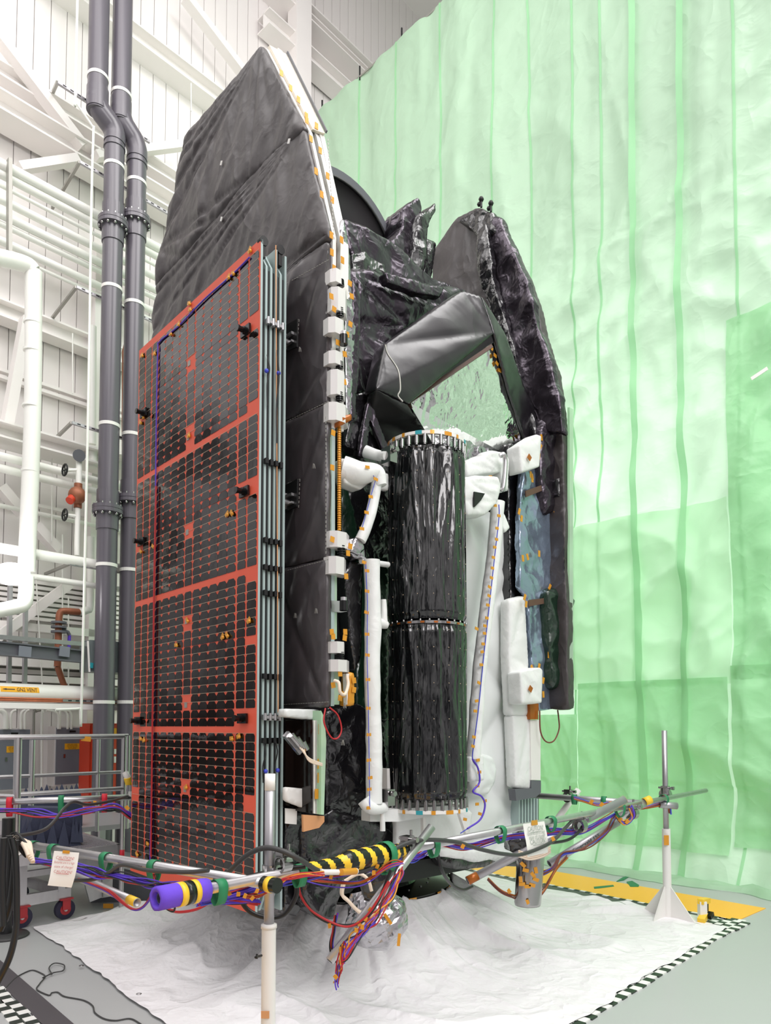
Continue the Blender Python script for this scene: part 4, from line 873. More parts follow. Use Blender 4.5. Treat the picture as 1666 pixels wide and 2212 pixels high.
MB().prism(P2([(836,1660),(842,1660),(845,1740),(838,1740)],u=4.1), UU*.1).build('thin_post', M['white_paint'], SC)
m = MB()
for q in [(794,1009),(812,1035),(801,1073),(792,1107),(782,1142),(793,1233),(793,1277),(792,1323),(793,1370),(794,1415),(795,1468),(796,1530),(797,1587),(797,1642),(800,1680),(798,1705),(787,1215),(797,1745)]:
    tab(m, onu(q[0],q[1],UF-.066), .04, .022, UU, random.uniform(-.15,.15))
m.pieces('kapton_tab', M['kapton'], KH)
MB().path([onu(x,y,UF-.066) for x,y in [(790,1215),(794,1300),(793,1415),(796,1530),(798,1680),(799,1745)]], .003, 5).path([onu(x,y,UF-.05) for x,y in [(794,1009),(812,1035),(801,1073),(782,1142)]], .003, 5).build('blue_wire', M['blue_wire'], SC)
# right hand white assembly
foil('white_mast_cover', P2([(1000,1110),(1030,1095),(1090,1120),(1098,1250),(1102,1500),(1110,1750),(1112,1860),(1060,1855),(1000,1840),(1008,1650),(1010,1400)],u=4.3), UU*.45, M['white_film'], SC, L=.05, amp=.018, freq=2.6, seed=41, bulge=.06, bs=.15, aniso=(1,1,.3))
wob([onu(1076,1085,4.02),onu(1066,1200,4.02),onu(1050,1330,4.0),onu(1036,1450,4.0),onu(1028,1560,4.0),onu(1022,1640,4.0)], .06, 'white_mast', 'white_blanket', k=14, amp=.08, sd=7, n=24)
foil('white_joint', P2([(1004,1035),(1040,1028),(1076,1030),(1082,1050),(1075,1085),(1050,1110),(1010,1112),(1003,1080)],u=3.9), UU*.22, M['white_blanket'], SC, L=.03, amp=.02, freq=6, seed=42, bulge=.02)
foil('white_joint', P2([(1008,1000),(1045,985),(1060,973),(1090,978),(1100,992),(1098,1060),(1085,1050),(1080,1020),(1010,1025)],u=4.05), UU*.25, M['white_blanket'], SC, L=.03, amp=.02, freq=6, seed=43, bulge=.02)
MB().prism(P2([(1025,1062),(1048,1066),(1040,1080),(1026,1095)],u=3.87), UU*.02).build('joint_opening', M['black'], SC)
MB().path(cr([onu(1080,985,3.98),onu(1088,982,3.96),onu(1092,1000,3.96),onu(1088,1050,3.96),onu(1082,1060,3.98)],6), .022, 10).build('grey_hook_bar', M['alu'], SC)
foil('white_skirt_patch', P2([(1080,1095),(1090,1110),(1102,1140),(1092,1150),(1078,1120)],u=4.0), UU*.03, M['white_blanket'], SC, L=.03, amp=.01, freq=6)
m = MB()
for q in [(1045,1060),(1046,1075),(1044,1092),(1065,1088),(1070,1092),(1078,1114),(1074,1141),(1073,1165),(1069,1182),(1066,1204),(1064,1227),(1062,1248),(1058,1268),(1057,1287),(1054,1307),(1052,1335),(1048,1352),(1047,1368),(1044,1391),(1042,1408),(1040,1436),(1035,1475),(1030,1514),(1027,1536),(1024,1592),(1022,1612),(1033,1642),(1036,1668),(1032,1698),(1048,1730),(1031,1737),(1037,1758),(1005,1770),(1030,1358),(1060,1030)]:
    tab(m, onu(q[0],q[1],3.93), .042, .024, UU, random.uniform(-.2,.3))
m.pieces('kapton_tab', M['kapton'], KH)
MB().path(cr([onu(x,y,3.935) for x,y in [(1078,1090),(1078,1120),(1068,1210),(1056,1320),(1044,1430),(1034,1530),(1025,1600),(1021,1640),(1033,1660),(1036,1690),(1022,1710),(1040,1720),(1048,1740),(1038,1770),(1010,1790),(995,1800)]],6), .0045, 6).build('blue_wire', M['blue_wire'], SC)
MB().path(cr([onu(x,y,3.93) for x,y in [(1021,1640),(1033,1660),(1036,1690),(1022,1710),(1040,1720),(1048,1740),(1038,1770),(1010,1790)]],6), .008, 6).build('purple_wire', M['purple'], SC)
foil('white_box', P2([(1014,1635),(1045,1630),(1046,1685),(1020,1688)],u=3.97), UU*.1, M['white_blanket'], SC, L=.03, amp=.01, freq=6)
foil('white_round_cover', P2([(1040,1632),(1064,1635),(1073,1660),(1070,1690),(1055,1715),(1030,1715)],u=4.15), UU*.15, M['white_film'], SC, L=.035, amp=.012, freq=6, bulge=.04)
foil('cream_blanket', P2([(857,1745),(1000,1735),(1020,1760),(1010,1830),(940,1850),(857,1830)],u=4.2), UU*.05, M['white_blanket'], SC, L=.04, amp=.025, freq=4, seed=44)
MB().bar(onu(914,1745,4.1), onu(916,1835,4.1), .03,.03, up=UU).build('white_brace', M['white_paint'], SC)
MB().bar(onu(990,1745,4.05), onu(1008,1800,4.05), .04, .03, up=UU).build('white_brace', M['white_paint'], SC)
foil('white_hanging_flap', P2([(950,1835),(1090,1840),(1100,1855),(1030,1862),(1000,1855),(960,1850)],u=4.1), UU*.1, M['white_blanket'], SC, L=.04, amp=.02, freq=5)
# ---- lower left: folded second wing and bracket under the side panel
foil('white_flap', P2([(617,1531),(690,1533),(697,1556),(660,1553),(617,1548)],u=4.15), UU*.1, M['white_film'], SC, L=.04, amp=.006, freq=4)
m = MB().prism(P2([(617,1555),(672,1556),(671,1745),(617,1742)],u=4.3), UU*.05).build('dark_recess', M['cell'], SC)
m = MB()
for k in range(4):
    x = 671+k*6.5; MB().prism(P2([(x,1556),(x+4.2,1556),(x+4.2,1757+k),(x,1756+k)],u=4.1), UU*.2).build('folded_wing_edge', M['white_paint' if k % 3 else 'cell'], SC)
MB().prism(P2([(694,1535),(701,1550),(705,1600),(700,1760),(694,1760)],u=4.05), UU*.1).build('green_strip', M['curtain_pale'], SC, label='pale green edge strip')
m = MB(); [tab(m, onu(x,y,4.08), .03, .07, UU) for x,y in [(692,1575),(693,1600),(690,1650),(690,1680),(684,1715)]]; m.pieces('kapton_tab', M['kapton'], KH)
m = MB()
for k in range(3): m.tube(onu(630+k*12,1588+k*7,4.05), onu(650+k*6,1612+k*4,4.05), .022, 10)
m.bar(onu(617,1585,4.08), onu(650,1625,4.08), .03, .05).build('metal_connectors', M['steel'], SC)
m = MB(); [m.path(cr([onu(648+k*4,1615+k*2,4.02),onu(668,1638+k*3,4.0),onu(696,1650+k*2,4.0)],6), .006, 6) for k in range(3)]; m.build('cream_wires', M['cream_wire'], SC)
foil('white_terminal_block', P2([(617,1700),(672,1705),(672,1752),(617,1730)],u=4.2), UU*.05, M['white_paint'], SC, L=.05, amp=.003, freq=4)
MB().prism(P2([(655,1760),(656,1797),(690,1788),(701,1775),(701,1763)],u=4.1), UU*.02).build('tan_plate', M['tan'], SC)
foil('black_strut_wrap', P2([(617,1745),(652,1750),(655,1830),(652,1965),(640,1980),(614,1975)],u=4.32), UU*.15, M['shiny_black'], SC, L=.04, amp=.02, freq=5)
MB().prism(P2([(617,1746),(642,1748),(641,1781),(617,1779)],u=4.28), UU*.01).build('white_paper_tag', M['paper'], SC)
# underside blankets
foil('underside_blanket', P2([(655,1790),(720,1750),(790,1770),(850,1800),(862,1870),(830,1905),(745,1915),(725,1975),(700,1985),(680,1970),(655,1925)],u=4.3), UU*.25, M['shiny_black'], SC, L=.04, amp=.045, freq=5, seed=51)
foil('underside_blanket', P2([(655,1880),(745,1890),(735,1935),(722,1990),(695,1985),(660,1950)],u=4.15), UU*.15, M['shiny_black'], SC, L=.04, amp=.03, freq=6, seed=52)
m = MB(); m.bx(4.45, 6.6, 3.35, 5.8, .66, .82); m.build('base_deck', M['black'], SC)
foil('underside_blanket', P2([(940,1852),(1080,1848),(1115,1800),(1180,1805),(1180,1850),(1130,1868),(1050,1870),(960,1875)],u=4.35), UU*.3, M['shiny_black'], SC, L=.05, amp=.04, freq=6, seed=53)
# launch adapter ring
AC = Vector((-.30,7.1,0)); AR = .93
ar_ = MB().lathe(AC, ZZ, [(.55,.80),(.56,.62),(.60,.50),(AR,.485),(AR,.46),(.56,.46)], 72, sm=False).build('adapter_ring', M['adapter'], SC)
m = MB()
for k in range(24): a = k*math.pi/12; c_ = AC+Vector((math.cos(a),math.sin(a),0))*.72+ZZ*.492; m.tube(c_, c_+ZZ*.01, .012, 8)
m.pieces('bolt', M['steel'], ar_, per=3)
m = MB()
for a0, w_ in [(-2.05,.28),(-1.5,.1),(-1.32,.2),(-1.02,.1),(-.62,.09),(-.42,.14),(-2.5,.12)]:
    m.grid(lambda i,j: AC+Vector((math.cos(a0+w_*i),math.sin(a0+w_*i),0))*(AR+.012)+ZZ*(.40+.085*j), 5, 1)
m.pieces('tape_piece', M['kapton'], ar_)
# foil wrapped thruster hanging at the front
c_ = ony(832,1975,5.0)
def lump(i, j):
    ax = (ony(838,2052,4.95)-ony(790,1915,4.95)); L_ = ax.length; ax.normalize(); a = ax.orthogonal().normalized(); b = ax.cross(a)
    r_ = [.10,.13,.16,.19,.20,.19,.17,.10,.0]; k = j*(len(r_)-1); k0 = min(int(k), len(r_)-2); rr = r_[k0]*(1-k+k0)+r_[k0+1]*(k-k0)
    t_ = 2*math.pi*i; p = ony(790,1915,4.95)+ax*L_*j*1.02
    q = a*math.cos(t_)+b*math.sin(t_); cr_ = crum(q*1.2+ZZ*j*2, 1.9, 5)
    return p+q*rr*(1+.28*cr_)
MB().grid(lump, 30, 20, sm=False).build('foil_wrapped_thruster', M['silver_foil'], SC)
foil('thruster_head_wrap', [ony(x,y,4.8) for x,y in [(775,1900),(800,1882),(840,1885),(855,1905),(850,1945),(820,1955),(785,1940)]], Vector((0,.2,0)), M['shiny_black'], SC, L=.03, amp=.02, freq=8, seed=61)
for k in range(3):
    MB().path(cr([ony(x+k*2,y+k*3,4.74-.01*k) for x,y in [(742,1903),(738,1930),(752,1945),(775,1968),(800,1975),(830,1960)]] if k < 2 else [ony(x,y,4.74) for x,y in [(745,1903),(775,1888),(795,1900),(803,1925)]],8), .011, 8).build('cream_cable', M['cream_wire'], SC)
m = MB(); [tab(m, ony(x,y,4.74), .02, .08, Vector((0,1,0)), r_) for x,y,r_ in [(838,1985,-.6),(862,2030,.1)]]; m.pieces('kapton_tab', M['kapton'], KH)
# silver can at the right, with taped wires
a, b = ony(1147,1842,6.0), ony(1140,1955,6.0)
th_ = MB().lathe(b, a-b, [(0,0),(.103,0),(.108,.02),(.112,(a-b).length-.03),(.105,(a-b).length),(0,(a-b).length)], 32, sm=True).build('silver_can', M['steel'], SC)
m = MB(); [tab(m, ony(x,y,5.885), .05, .028, Vector((0,1,0)), r_) for x,y,r_ in [(1130,1868,.8),(1136,1880,.2),(1152,1890,.9),(1158,1900,.4),(1128,1910,.0),(1150,1912,.3),(1125,1900,1.5),(1140,1915,0),(1158,1880,1.4)]]; m.pieces('kapton_tab', M['kapton'], th_)
foil('black_can_wrap', [ony(x,y,6.0) for x,y in [(1098,1820),(1130,1805),(1165,1815),(1178,1830),(1170,1845),(1120,1848),(1100,1840)]], Vector((0,.2,0)), M['shiny_black'], SC, L=.03, amp=.03, freq=8, seed=62)
for k in range(4): MB().path(cr([ony(x,y+k*4,5.9-.01*k) for x,y in [(1120,1838),(1145,1845),(1175,1838),(1190,1828)]],6), .008, 6).build('cream_cable', M['cream_wire'], SC)
# ================================================================== TUBE BARRIER
zR = 1.24
fs = ony(582,1880,3.6); fs.z = 0
rs = onz(1443,1985); rs = Vector((rs.x, rs.y, 0))
RD = (rs-fs).normalized(); RN = Vector((RD.y,-RD.x,0));  # towards the camera side
if RN.dot(-fs) < 0: RN = -RN
def onr(px, py, off=0): return hit(px, py, RN, RN.dot(fs)+off)
TB = thing('tube_barrier', 'frame of clamped aluminium tubes standing in front of the spacecraft', 'barrier', fs)
m = MB().tube(fs+ZZ*0, fs+ZZ*ony(580,2000,3.6).z, .035, 24); m.lathe(fs+ZZ*ony(580,2000,3.6).z, ZZ, [(.035,-.01),(.039,-.01),(.039,.008),(.024,.012)], 24)
m.build('stand_sleeve', M['white_paint'], TB)
zt_ = ony(586,1672,3.6).z
MB().hollow(fs+ZZ*.9, fs+ZZ*zt_, .025, .021, 24).build('upright_tube', M['alu_dull'], TB)
MB().hollow(fs+ZZ*(zt_-.08), fs+ZZ*(zt_+.001), .0262, .0255, 24).build('white_tape_band', M['paper'], TB)
m = MB().tube(ony(565,2064,3.56), ony(552,2068,3.5), .006, 8).tube(ony(553,2066,3.5), ony(557,2066,3.5), .012, 8).build('pin', M['black'], TB)
MB().box(ony(573,2192,3.56), (.04,.003,.035)).build('small_label', M['tan'], TB)
# base off-frame: plate and gussets
def base(p, parent):
    m = MB().box(p+ZZ*.006, (.62,.62,.012), (UU,VV,ZZ))
    for d in (UU,VV,-UU,-VV):
        m.prism([p+d*.02+ZZ*.012, p+d*.29+ZZ*.012, p+d*.02+ZZ*.36], d.cross(ZZ)*.012)
    return m.build('base', M['white_paint'], parent)
base(fs, TB); base(rs, TB)
zs = ony(1436,1790,rs.y).z
MB().tube(rs, rs+ZZ*zs, .042, 20).build('stand_sleeve', M['white_paint'], TB)
zt2 = ony(1428,1578,rs.y).z
MB().hollow(rs+ZZ*(zs-.05), rs+ZZ*zt2, .028, .024, 20).build('upright_tube', M['alu_dull'], TB)
m = MB(); tab(m, ony(1440,1815,rs.y-.06), .05, .1, Vector((0,1,0))); m.build('tape_piece', M['kapton'], TB)
MB().lathe(rs+ZZ*ony(1434,1712,rs.y).z, ZZ, [(.0285,-.03),(.030,-.03),(.030,.03),(.0285,.03)], 16).build('tape_band', M['panel_orange'], TB)
rt = .0255
ra = onr(345,1926,.06); rb = onr(1525,1708,.06); ra.z = rb.z = zR
MB().hollow(ra, rb, rt, .021, 24).build('rail', M['alu'], TB)
la = ony(25,1819,4.8); lb_ = ony(560,1907,3.45)
MB().hollow(la, lb_+(lb_-la).normalized()*.06, rt, .021, 24).build('rail', M['alu'], TB)
ba, bb = ony(-60,1735,6.75), ony(283,1722,7.2); MB().hollow(ba, bb, .03, .025, 20).build('rail', M['alu'], TB)
MB().path(cr([bb, ony(284,1712,7.2), ony(283,1700,7.15), ony(276,1680,7.1), ony(270,1668,7.1)],6), .03, 14).build('elbow_tube', M['white_paint'], TB)
MB().path([ony(280,1698,7.12), ony(275,1680,7.09)], .034, 14).build('hazard_band', M['tape_yellow'], TB)
def tube2(nm, p0, p1, r, m_='alu_dull', end=None):
    MB().hollow(p0, p1, r, r*.8, 24).build(nm, M[m_], TB)
    if end: p, q, mm = end; d = (p1-p0); MB().hollow(p0+d*p, p0+d*q, r*1.04, r*.99, 20).build('end_tape', M[mm], TB)
tube2('diagonal_tube', ony(712,2076,3.95), ony(933,1786,4.35), .026, 'alu')
tube2('diagonal_tube', ony(1010,1903,5.9), ony(1350,1727,6.2), .035, 'alu_dull', (0,.06,'kapton_dark'))
MB().hollow(ony(1332,1737,6.19), ony(1350,1727,6.21), .0365, .034, 20).build('end_tape', M['kapton'], TB)
tube2('lettered_tube', ony(1187,1866,6.5), ony(1335,1776,6.75), .034, 'alu_dull')
tube2('short_tube', ony(1330,1770,6.8), ony(1404,1727,6.9), .038, 'alu'); MB().hollow(ony(1392,1733,6.88), ony(1405,1727,6.9), .040, .036, 20).build('end_tape', M['tape_yellow'], TB)
tube2('white_diagonal_tube', ony(1178,1806,7.9), ony(1250,1706,8.0), .035, 'white_paint')
tube2('rail', ony(1150,1718,7.9), ony(1400,1736,7.4), .032, 'alu_dull'); tube2('stub_tube', ony(1425,1738,7.3), ony(1463,1741,7.3), .035)
tube2('tube', ony(165,1893,4.6), ony(296,1950,4.2), .026, 'alu_dull', (.88,1,'tape_yellow'))
tube2('tube', ony(12,1822,4.75), ony(38,1838,4.5), .03, 'white_paint')
tube2('small_tube', ony(402,1948,5.2), ony(440,1944,5.4), .03, 'alu_dull')
def clamp(p, d=RD, s=1.):
    m = MB(); m.lathe(p-d*.025*s, d, [(.029*s,0),(.04*s,0),(.04*s,.05*s),(.029*s,.05*s)], 18, sm=False)
    q = p+ZZ*.045*s; m.box(q, (.05*s,.05*s,.03*s), (d, d.cross(ZZ), ZZ)); m.tube(q-d.cross(ZZ)*.05*s, q+d.cross(ZZ)*.06*s, .008*s, 8); m.tube(q+d.cross(ZZ)*.045*s, q+d.cross(ZZ)*.065*s, .014*s, 6)
    m.tube(q+d*.03*s-ZZ*.03*s, q+d*.03*s+ZZ*.04*s, .007*s, 8)
    m.build('clamp', M['steel'], TB)
clamp(onr(612,1866,.07)+ZZ*.0, RD, 1.1); clamp(Vector((fs.x,fs.y,zR+.02)), ZZ, .9); clamp(ony(880,1832,4.3), RD, 1.2); clamp(ony(1253,1785,6.0), RD, 1.4); clamp(ony(1365,1757,6.8), RD, 1.5); clamp(ony(1228,1722,7.9), RD, 1.4)
clamp(Vector((rs.x,rs.y,zR+.03)), RD, 1.4); clamp(Vector((rs.x,rs.y,zR+.06)), ZZ, 1.3); clamp(ony(284,1702,7.1), ZZ, 1.2)
# lettering on two tubes
q = ony(276,1861,3.99); d = (lb_-la).normalized(); up = (ZZ*.75-Vector((0,1,0))*.66); up = (up-d*up.dot(d)).normalized()
nn = d.cross(up); cl_ = la+(lb_-la)*((q-la).dot(lb_-la)/(lb_-la).length_squared)
text('Simerxald  155', cl_+nn*.0256, d, up, .034, 'ink', TB, sx=1.1)
a, b = ony(1187,1866,6.5), ony(1335,1776,6.75); d = (b-a).normalized(); up = (ZZ-d*ZZ.dot(d)).normalized(); nn = d.cross(up); q = a+(b-a)*.5
text('Simerxald 155', q+nn*.0345+up*.004, d, up, .05, 'ink', TB, sx=1.1)
# ---- foam and hazard padding
def along(px, off=0): a = onr(px, 1570+.5*400, off); q = ra+(rb-ra)*((a-ra).dot(rb-ra)/(rb-ra).length_squared); return q
def atpx(px):   # point on the long rail seen at column px
    lo, hi = 0., 1.
    for _ in range(40):
        t_ = (lo+hi)/2; p = ra+(rb-ra)*t_; X = 833+FPX*p.x/(p.y*math.cos(PIT)+(p.z-CAMH)*math.sin(PIT))
        if X < px: lo = t_
        else: hi = t_
    return ra+(rb-ra)*lo
fo = MB(); p0, p1 = atpx(346)-RD*.02, atpx(446)
def fring(i, j): 
    a = 2*math.pi*i; u_ = RD; s_ = RN; r_ = .052*(1+.06*noise.noise(Vector((math.cos(a),math.sin(a),0))*2)); return None
ax = RD; sx_, sy_ = RN, ZZ; n = 28; vs3 = []; fs3 = []
for j in range(7):
    c_ = p0+(p1-p0)*(j/6)
    for k in range(n):
        a = 2*math.pi*k/n; r_ = .05*(1+.10*noise.noise(Vector((math.cos(a)*1.6,math.sin(a)*1.6,j*.2)))); vs3.append(c_+(sx_*math.cos(a)+sy_*math.sin(a))*r_)
b0 = len(vs3)
for j in range(7):
    c_ = p0+(p1-p0)*(j/6)
    for k in range(n):
        a = 2*math.pi*k/n; r_ = .033*(1+.22*noise.noise(Vector((math.cos(a)*2,math.sin(a)*2,4+j*.2)))); vs3.append(c_+(sx_*math.cos(a)+sy_*math.sin(a))*max(r_,.0262))
for j in range(6):
    for k in range(n):
        k2 = (k+1)%n; fs3 += [(j*n+k,j*n+k2,(j+1)*n+k2,(j+1)*n+k),(b0+j*n+k,b0+(j+1)*n+k,b0+(j+1)*n+k2,b0+j*n+k2)]
for k in range(n): k2 = (k+1)%n; fs3 += [(k,b0+k,b0+k2,k2),(6*n+k,6*n+k2,b0+6*n+k2,b0+6*n+k)]
fo.add(vs3, fs3, 0, True)
FO = fo.build('foam_sleeve', M['foam_purple'], label='purple foam pipe sleeve with yellow and black tape on the near tube end', cat='foam sleeve')
def band(q0, q1, r, m_, parent, nm='tape_band', wob_=.0, **k):
    c = [q0+(q1-q0)*(i/6) for i in range(7)]
    return MB().path(c, [r*(1+wob_*noise.noise(p*30)) for p in c], 24, caps=True).build(nm, M[m_], parent, **k)
d_ = p1-p0
def hb(t0, t1, m_, nm): 
    MB().lathe(p0+d_*t0, d_, [(.049,0),(.0525,0),(.0525,d_.length*(t1-t0)),(.049,d_.length*(t1-t0))], 28).build(nm, M[m_], FO)
hb(.40,.52,'tape_yellow','yellow_tape'); hb(.52,.68,'tape_black','black_tape'); hb(.68,.78,'tape_yellow','yellow_tape')
# spiral hazard wrap on right part of rail
def hazard(px0, px1, r0, r1, nturn, lab, name='padding'):
    a, b = atpx(px0), atpx(px1); L_ = (b-a).length; d = (b-a).normalized(); n_ = 36; m = MB(); rows = int(L_/.008)
    vs, f_, mi = [], [], []
    for j in range(rows+1):
        t_ = j/rows; r_ = r0+(r1-r0)*min(1,max(0,(t_-.42)*12)) if r1 != r0 else r0
        r_ *= 1+.04*noise.noise(a+d*t_*L_*9)
        for k in range(n_): an = 2*math.pi*k/n_; vs.append(a+d*(t_*L_)+(RN*math.cos(an)+ZZ*math.sin(an))*r_)
    for j in range(rows):
        for k in range(n_):
            f_.append((j*n_+k, j*n_+(k+1)%n_, (j+1)*n_+(k+1)%n_, (j+1)*n_+k)); ph = (j/rows*nturn + k/n_) % 1; mi.append(1 if ph < .42 else 0)
    b_ = len(m.v); m.v += vs; m.f += [list(q) for q in f_]; m.m += mi; m.s += [True]*len(f_)
    m.add([vs[k] for k in range(n_)], [tuple(range(n_))]); m.add([vs[rows*n_+k] for k in range(n_)], [tuple(range(n_))])
    return m.build(name, [M['tape_black'], M['tape_yellow']], label=lab, cat='padding')
hz_ = hazard(640, 842, .034, .058, 7.2, 'thick pipe padding spirally wrapped in yellow and black tape on the front rail')
hazard(846, 880, .045, .04, 2.5, 'short end of yellow and black wrapped padding beside the upright tube end', 'padding')
m = MB(); q = lb_+(lb_-la).normalized()*.06; m.path([q-(lb_-la).normalized()*.03, q+(lb_-la).normalized()*.06], .036, 16); m.build('padding', M['tape_black'], label='small black and yellow taped pad on the front post below the rail', cat='padding')
o_ = bpy.data.objects[m and 'padding.002'] if 'padding.002' in bpy.data.objects else None
if o_: MB().lathe(q, (lb_-la).normalized(), [(.035,0),(.0375,0),(.0375,.03),(.035,.03)], 20).build('yellow_tape', M['tape_yellow'], o_)
# ---- velcro straps
def strap(p, d, lab, m_='tape_green', r=.030, drop=.055, w_=.05):
    d = d.normalized(); s_ = d.cross(ZZ).normalized(); m = MB(); n_ = 20
    prof = []
    for k in range(n_):
        a = 2*math.pi*k/n_; x = math.cos(a)*r*1.05; y = math.sin(a)*r
        if y < 0: y = y*(1+drop/r)
        prof.append((x,y))
    vs = []
    for e in (-w_/2, w_/2):
        for rr in (1, 1.06): vs += [p+d*e+s_*(x*rr)+ZZ*(y*rr) for x,y in prof]
    f_ = []
    for k in range(n_):
        k2 = (k+1)%n_; A,B,C_,D = k, k2, n_+k, n_+k2; E,F,G,H = 2*n_+k, 2*n_+k2, 3*n_+k, 3*n_+k2
        f_ += [(A,B,F,E),(C_,G,H,D),(A,C_,D,B),(E,F,H,G)]
    m.add(vs, f_, 0, True); return m.build('cable_strap', M[m_], label=lab, cat='strap', group='cable straps on the tubes')
LD = (lb_-la).normalized()
def lpx(px):
    lo, hi = 0., 1.2
    for _ in range(40):
        t_ = (lo+hi)/2; p = la+(lb_-la)*t_; X = 833+FPX*p.x/(p.y*math.cos(PIT)+(p.z-CAMH)*math.sin(PIT))
        if X < px: lo = t_
        else: hi = t_
    return la+(lb_-la)*lo
for px, lab in [(73,'left of the caution sheet, outermost'),(116,'just beside the left caution sheet'),(229,'between left caution sheet and black lettering'),(333,'right of the black lettering')]:
    strap(lpx(px), LD, 'green cable strap on left front tube, '+lab)
for px, lab, r_ in [(473,'beside the purple foam sleeve',.033),(647,'right of the front post clamp',.033),(833,'around the hazard striped padding',.066),(937,'next to the open tube end',.033),(1081,'between open tube end and caution sheet',.036),(1190,'directly right of the right caution sheet',.038),(1340,'beyond the orange taped tube end',.04),(1434,'at the far stand',.042)]:
    strap(atpx(px), RD, 'green cable strap on long front tube, '+lab, r=r_, drop=.045)
for px, m_, lab in [(17,'tape_red','red cable strap on the rear tube at the left picture edge'),(127,'tape_green','green cable strap on the rear tube before the dark absorber'),(223,'tape_red','red cable strap on the rear tube near its right end')]:
    t_ = (px+60)/343; strap(ba+(bb-ba)*t_, bb-ba, lab, m_, r=.042, drop=.09, w_=.05)
for px, lab in [(1245,'left one on the far back tube'),(1309,'right one on the far back tube')]:
    q0, q1 = ony(1150,1718,7.9), ony(1400,1736,7.4); strap(q0+(q1-q0)*((px-1150)/250), q1-q0, 'green cable strap, '+lab, r=.042, drop=.02, w_=.05)
# ---- cables
def cable(pts, r, m_, lab, name='cable', k=10, n=10, group=None):
    return MB().path(cr(pts, k), r, n).build(name, M[m_], label=lab, cat='cable', group=group)
def bundle(pts, n, sp, r, mats, lab, seed=0, k=10, name='cable_bundle'):
    rn = random.Random(seed); c = cr(pts, k); mb = MB()
    for i in range(n):
        a, q = rn.uniform(0,6.28), rn.uniform(.2,1)*sp; ph = rn.uniform(0,6); w_ = rn.uniform(.6,1.6)
        off = []
        for j, p in enumerate(c):
            a2 = a+1.2*math.sin(j*.12*w_+ph); kk = q*(1+.5*math.sin(j*.2*w_+ph))
            off.append(p+Vector((math.cos(a2)*kk*.7, math.sin(a2)*kk*.5, math.sin(a2)*kk)))
        mb.path(off, r, 6, mi=i % len(mats))
    return mb.build(name, [M[x] for x in mats], label=lab, cat='cable bundle')
def RP(l, off=.07): return [onr(x,y,off) for x,y in l]
bundle(RP([(300,1985+0),(430,1950),(560,1918),(650,1893),(760,1880),(850,1858),(900,1850),(950,1822),(1010,1830),(1080,1812),(1150,1805),(1200,1795),(1260,1795),(1330,1758)],-.02)[1:], 16, .022, .0042, ['purple','purple','purple','blue_wire','red_wire'], 'long bundle of purple wires slung under the front tube', 1)
bundle([ony(x,y,dd) for x,y,dd in [(70,1858,4.4),(150,1872,4.2),(215,1888,4.05),(260,1890,3.95),(330,1908,3.75),(400,1922,3.6),(460,1938,3.5),(560,1945,3.5)]], 14, .022, .0042, ['purple','purple','purple','cable_dark','red_wire'], 'bundle of purple wires hanging under the left front tube', 2)
bundle([ony(x,y,dd) for x,y,dd in [(-30,1752,6.5),(60,1752,6.5),(120,1762,6.55),(200,1748,6.6),(250,1745,6.7),(284,1765,6.75)]], 10, .03, .008, ['purple','cable_dark','red_wire','purple','cable_dark'], 'bundle of dark and purple cables under the rear tube at the left', 3)
bundle([ony(x,y,4.0) for x,y in [(640,1895),(700,1905),(780,1905),(840,1870),(870,1865)]], 6, .02, .004, ['red_wire','purple','kapton_dark'], 'red and purple wires looping below the hazard striped padding', 4)
bundle([ony(x,y,dd) for x,y,dd in [(820,1862,4.25),(862,1875,4.2),(848,1920,4.12),(815,1975,4.02),(785,2010,3.98),(750,2050,3.92),(735,2075,3.9)]], 18, .03, .0045, ['red_wire','purple','red_wire','cable_dark','purple','kapton'], 'thick red and purple wire bundle tied along the slanting tube', 5)
bundle([ony(x,y,3.9) for x,y in [(742,2040),(738,2075),(730,2100),(728,2125)]], 12, .022, .004, ['purple','red_wire','kapton','brown_wire'], 'frayed ends of the wire bundle hanging below the slanting tube', 6)
bundle([ony(x,y,4.0) for x,y in [(728,1975),(722,2010),(718,2045),(728,2075)]], 6, .014, .005, ['red_wire','cable_dark','purple'], 'short dangling wires left of the slanting tube', 7)
bundle([ony(x,y,dd) for x,y,dd in [(1330,1765,6.7),(1310,1800,6.6),(1260,1835,6.5),(1215,1845,6.4),(1195,1875,6.3),(1165,1890,6.2)]], 6, .02, .007, ['brown_wire','brown_wire','blue_wire'], 'brown wire bundle hanging beside the lettered tube', 8)
bundle([ony(x,y,dd) for x,y,dd in [(1055,1898,6.1),(1085,1925,6.0),(1120,1940,6.0),(1150,1945,6.0),(1175,1925,6.05),(1200,1880,6.2),(1225,1850,6.4)]], 5, .016, .006, ['brown_wire','kapton_dark','brown_wire'], 'brown wires looping under the silver can', 9)
bundle([ony(x,y,7.3) for x,y in [(1240,1722),(1290,1738),(1325,1735),(1345,1745),(1390,1745),(1440,1735),(1448,1755)]], 6, .02, .008, ['brown_wire','blue_wire','kapton_dark'], 'brown and blue wires along the far tubes near the far stand', 10)
bundle([ony(x,y,6.6) for x,y in [(1330,1755),(1345,1775),(1365,1765),(1362,1745)]], 7, .025, .008, ['blue_wire','brown_wire','kapton','purple'], 'tangle of coloured wires at the far clamp', 11)
bundle([ony(x,y,3.5) for x,y in [(460,1925),(510,1938),(560,1932),(600,1905),(640,1892),(700,1890)]], 7, .014, .003, ['red_wire','kapton','red_wire'], 'red wires with orange ties in front of the foam sleeve and post', 12)
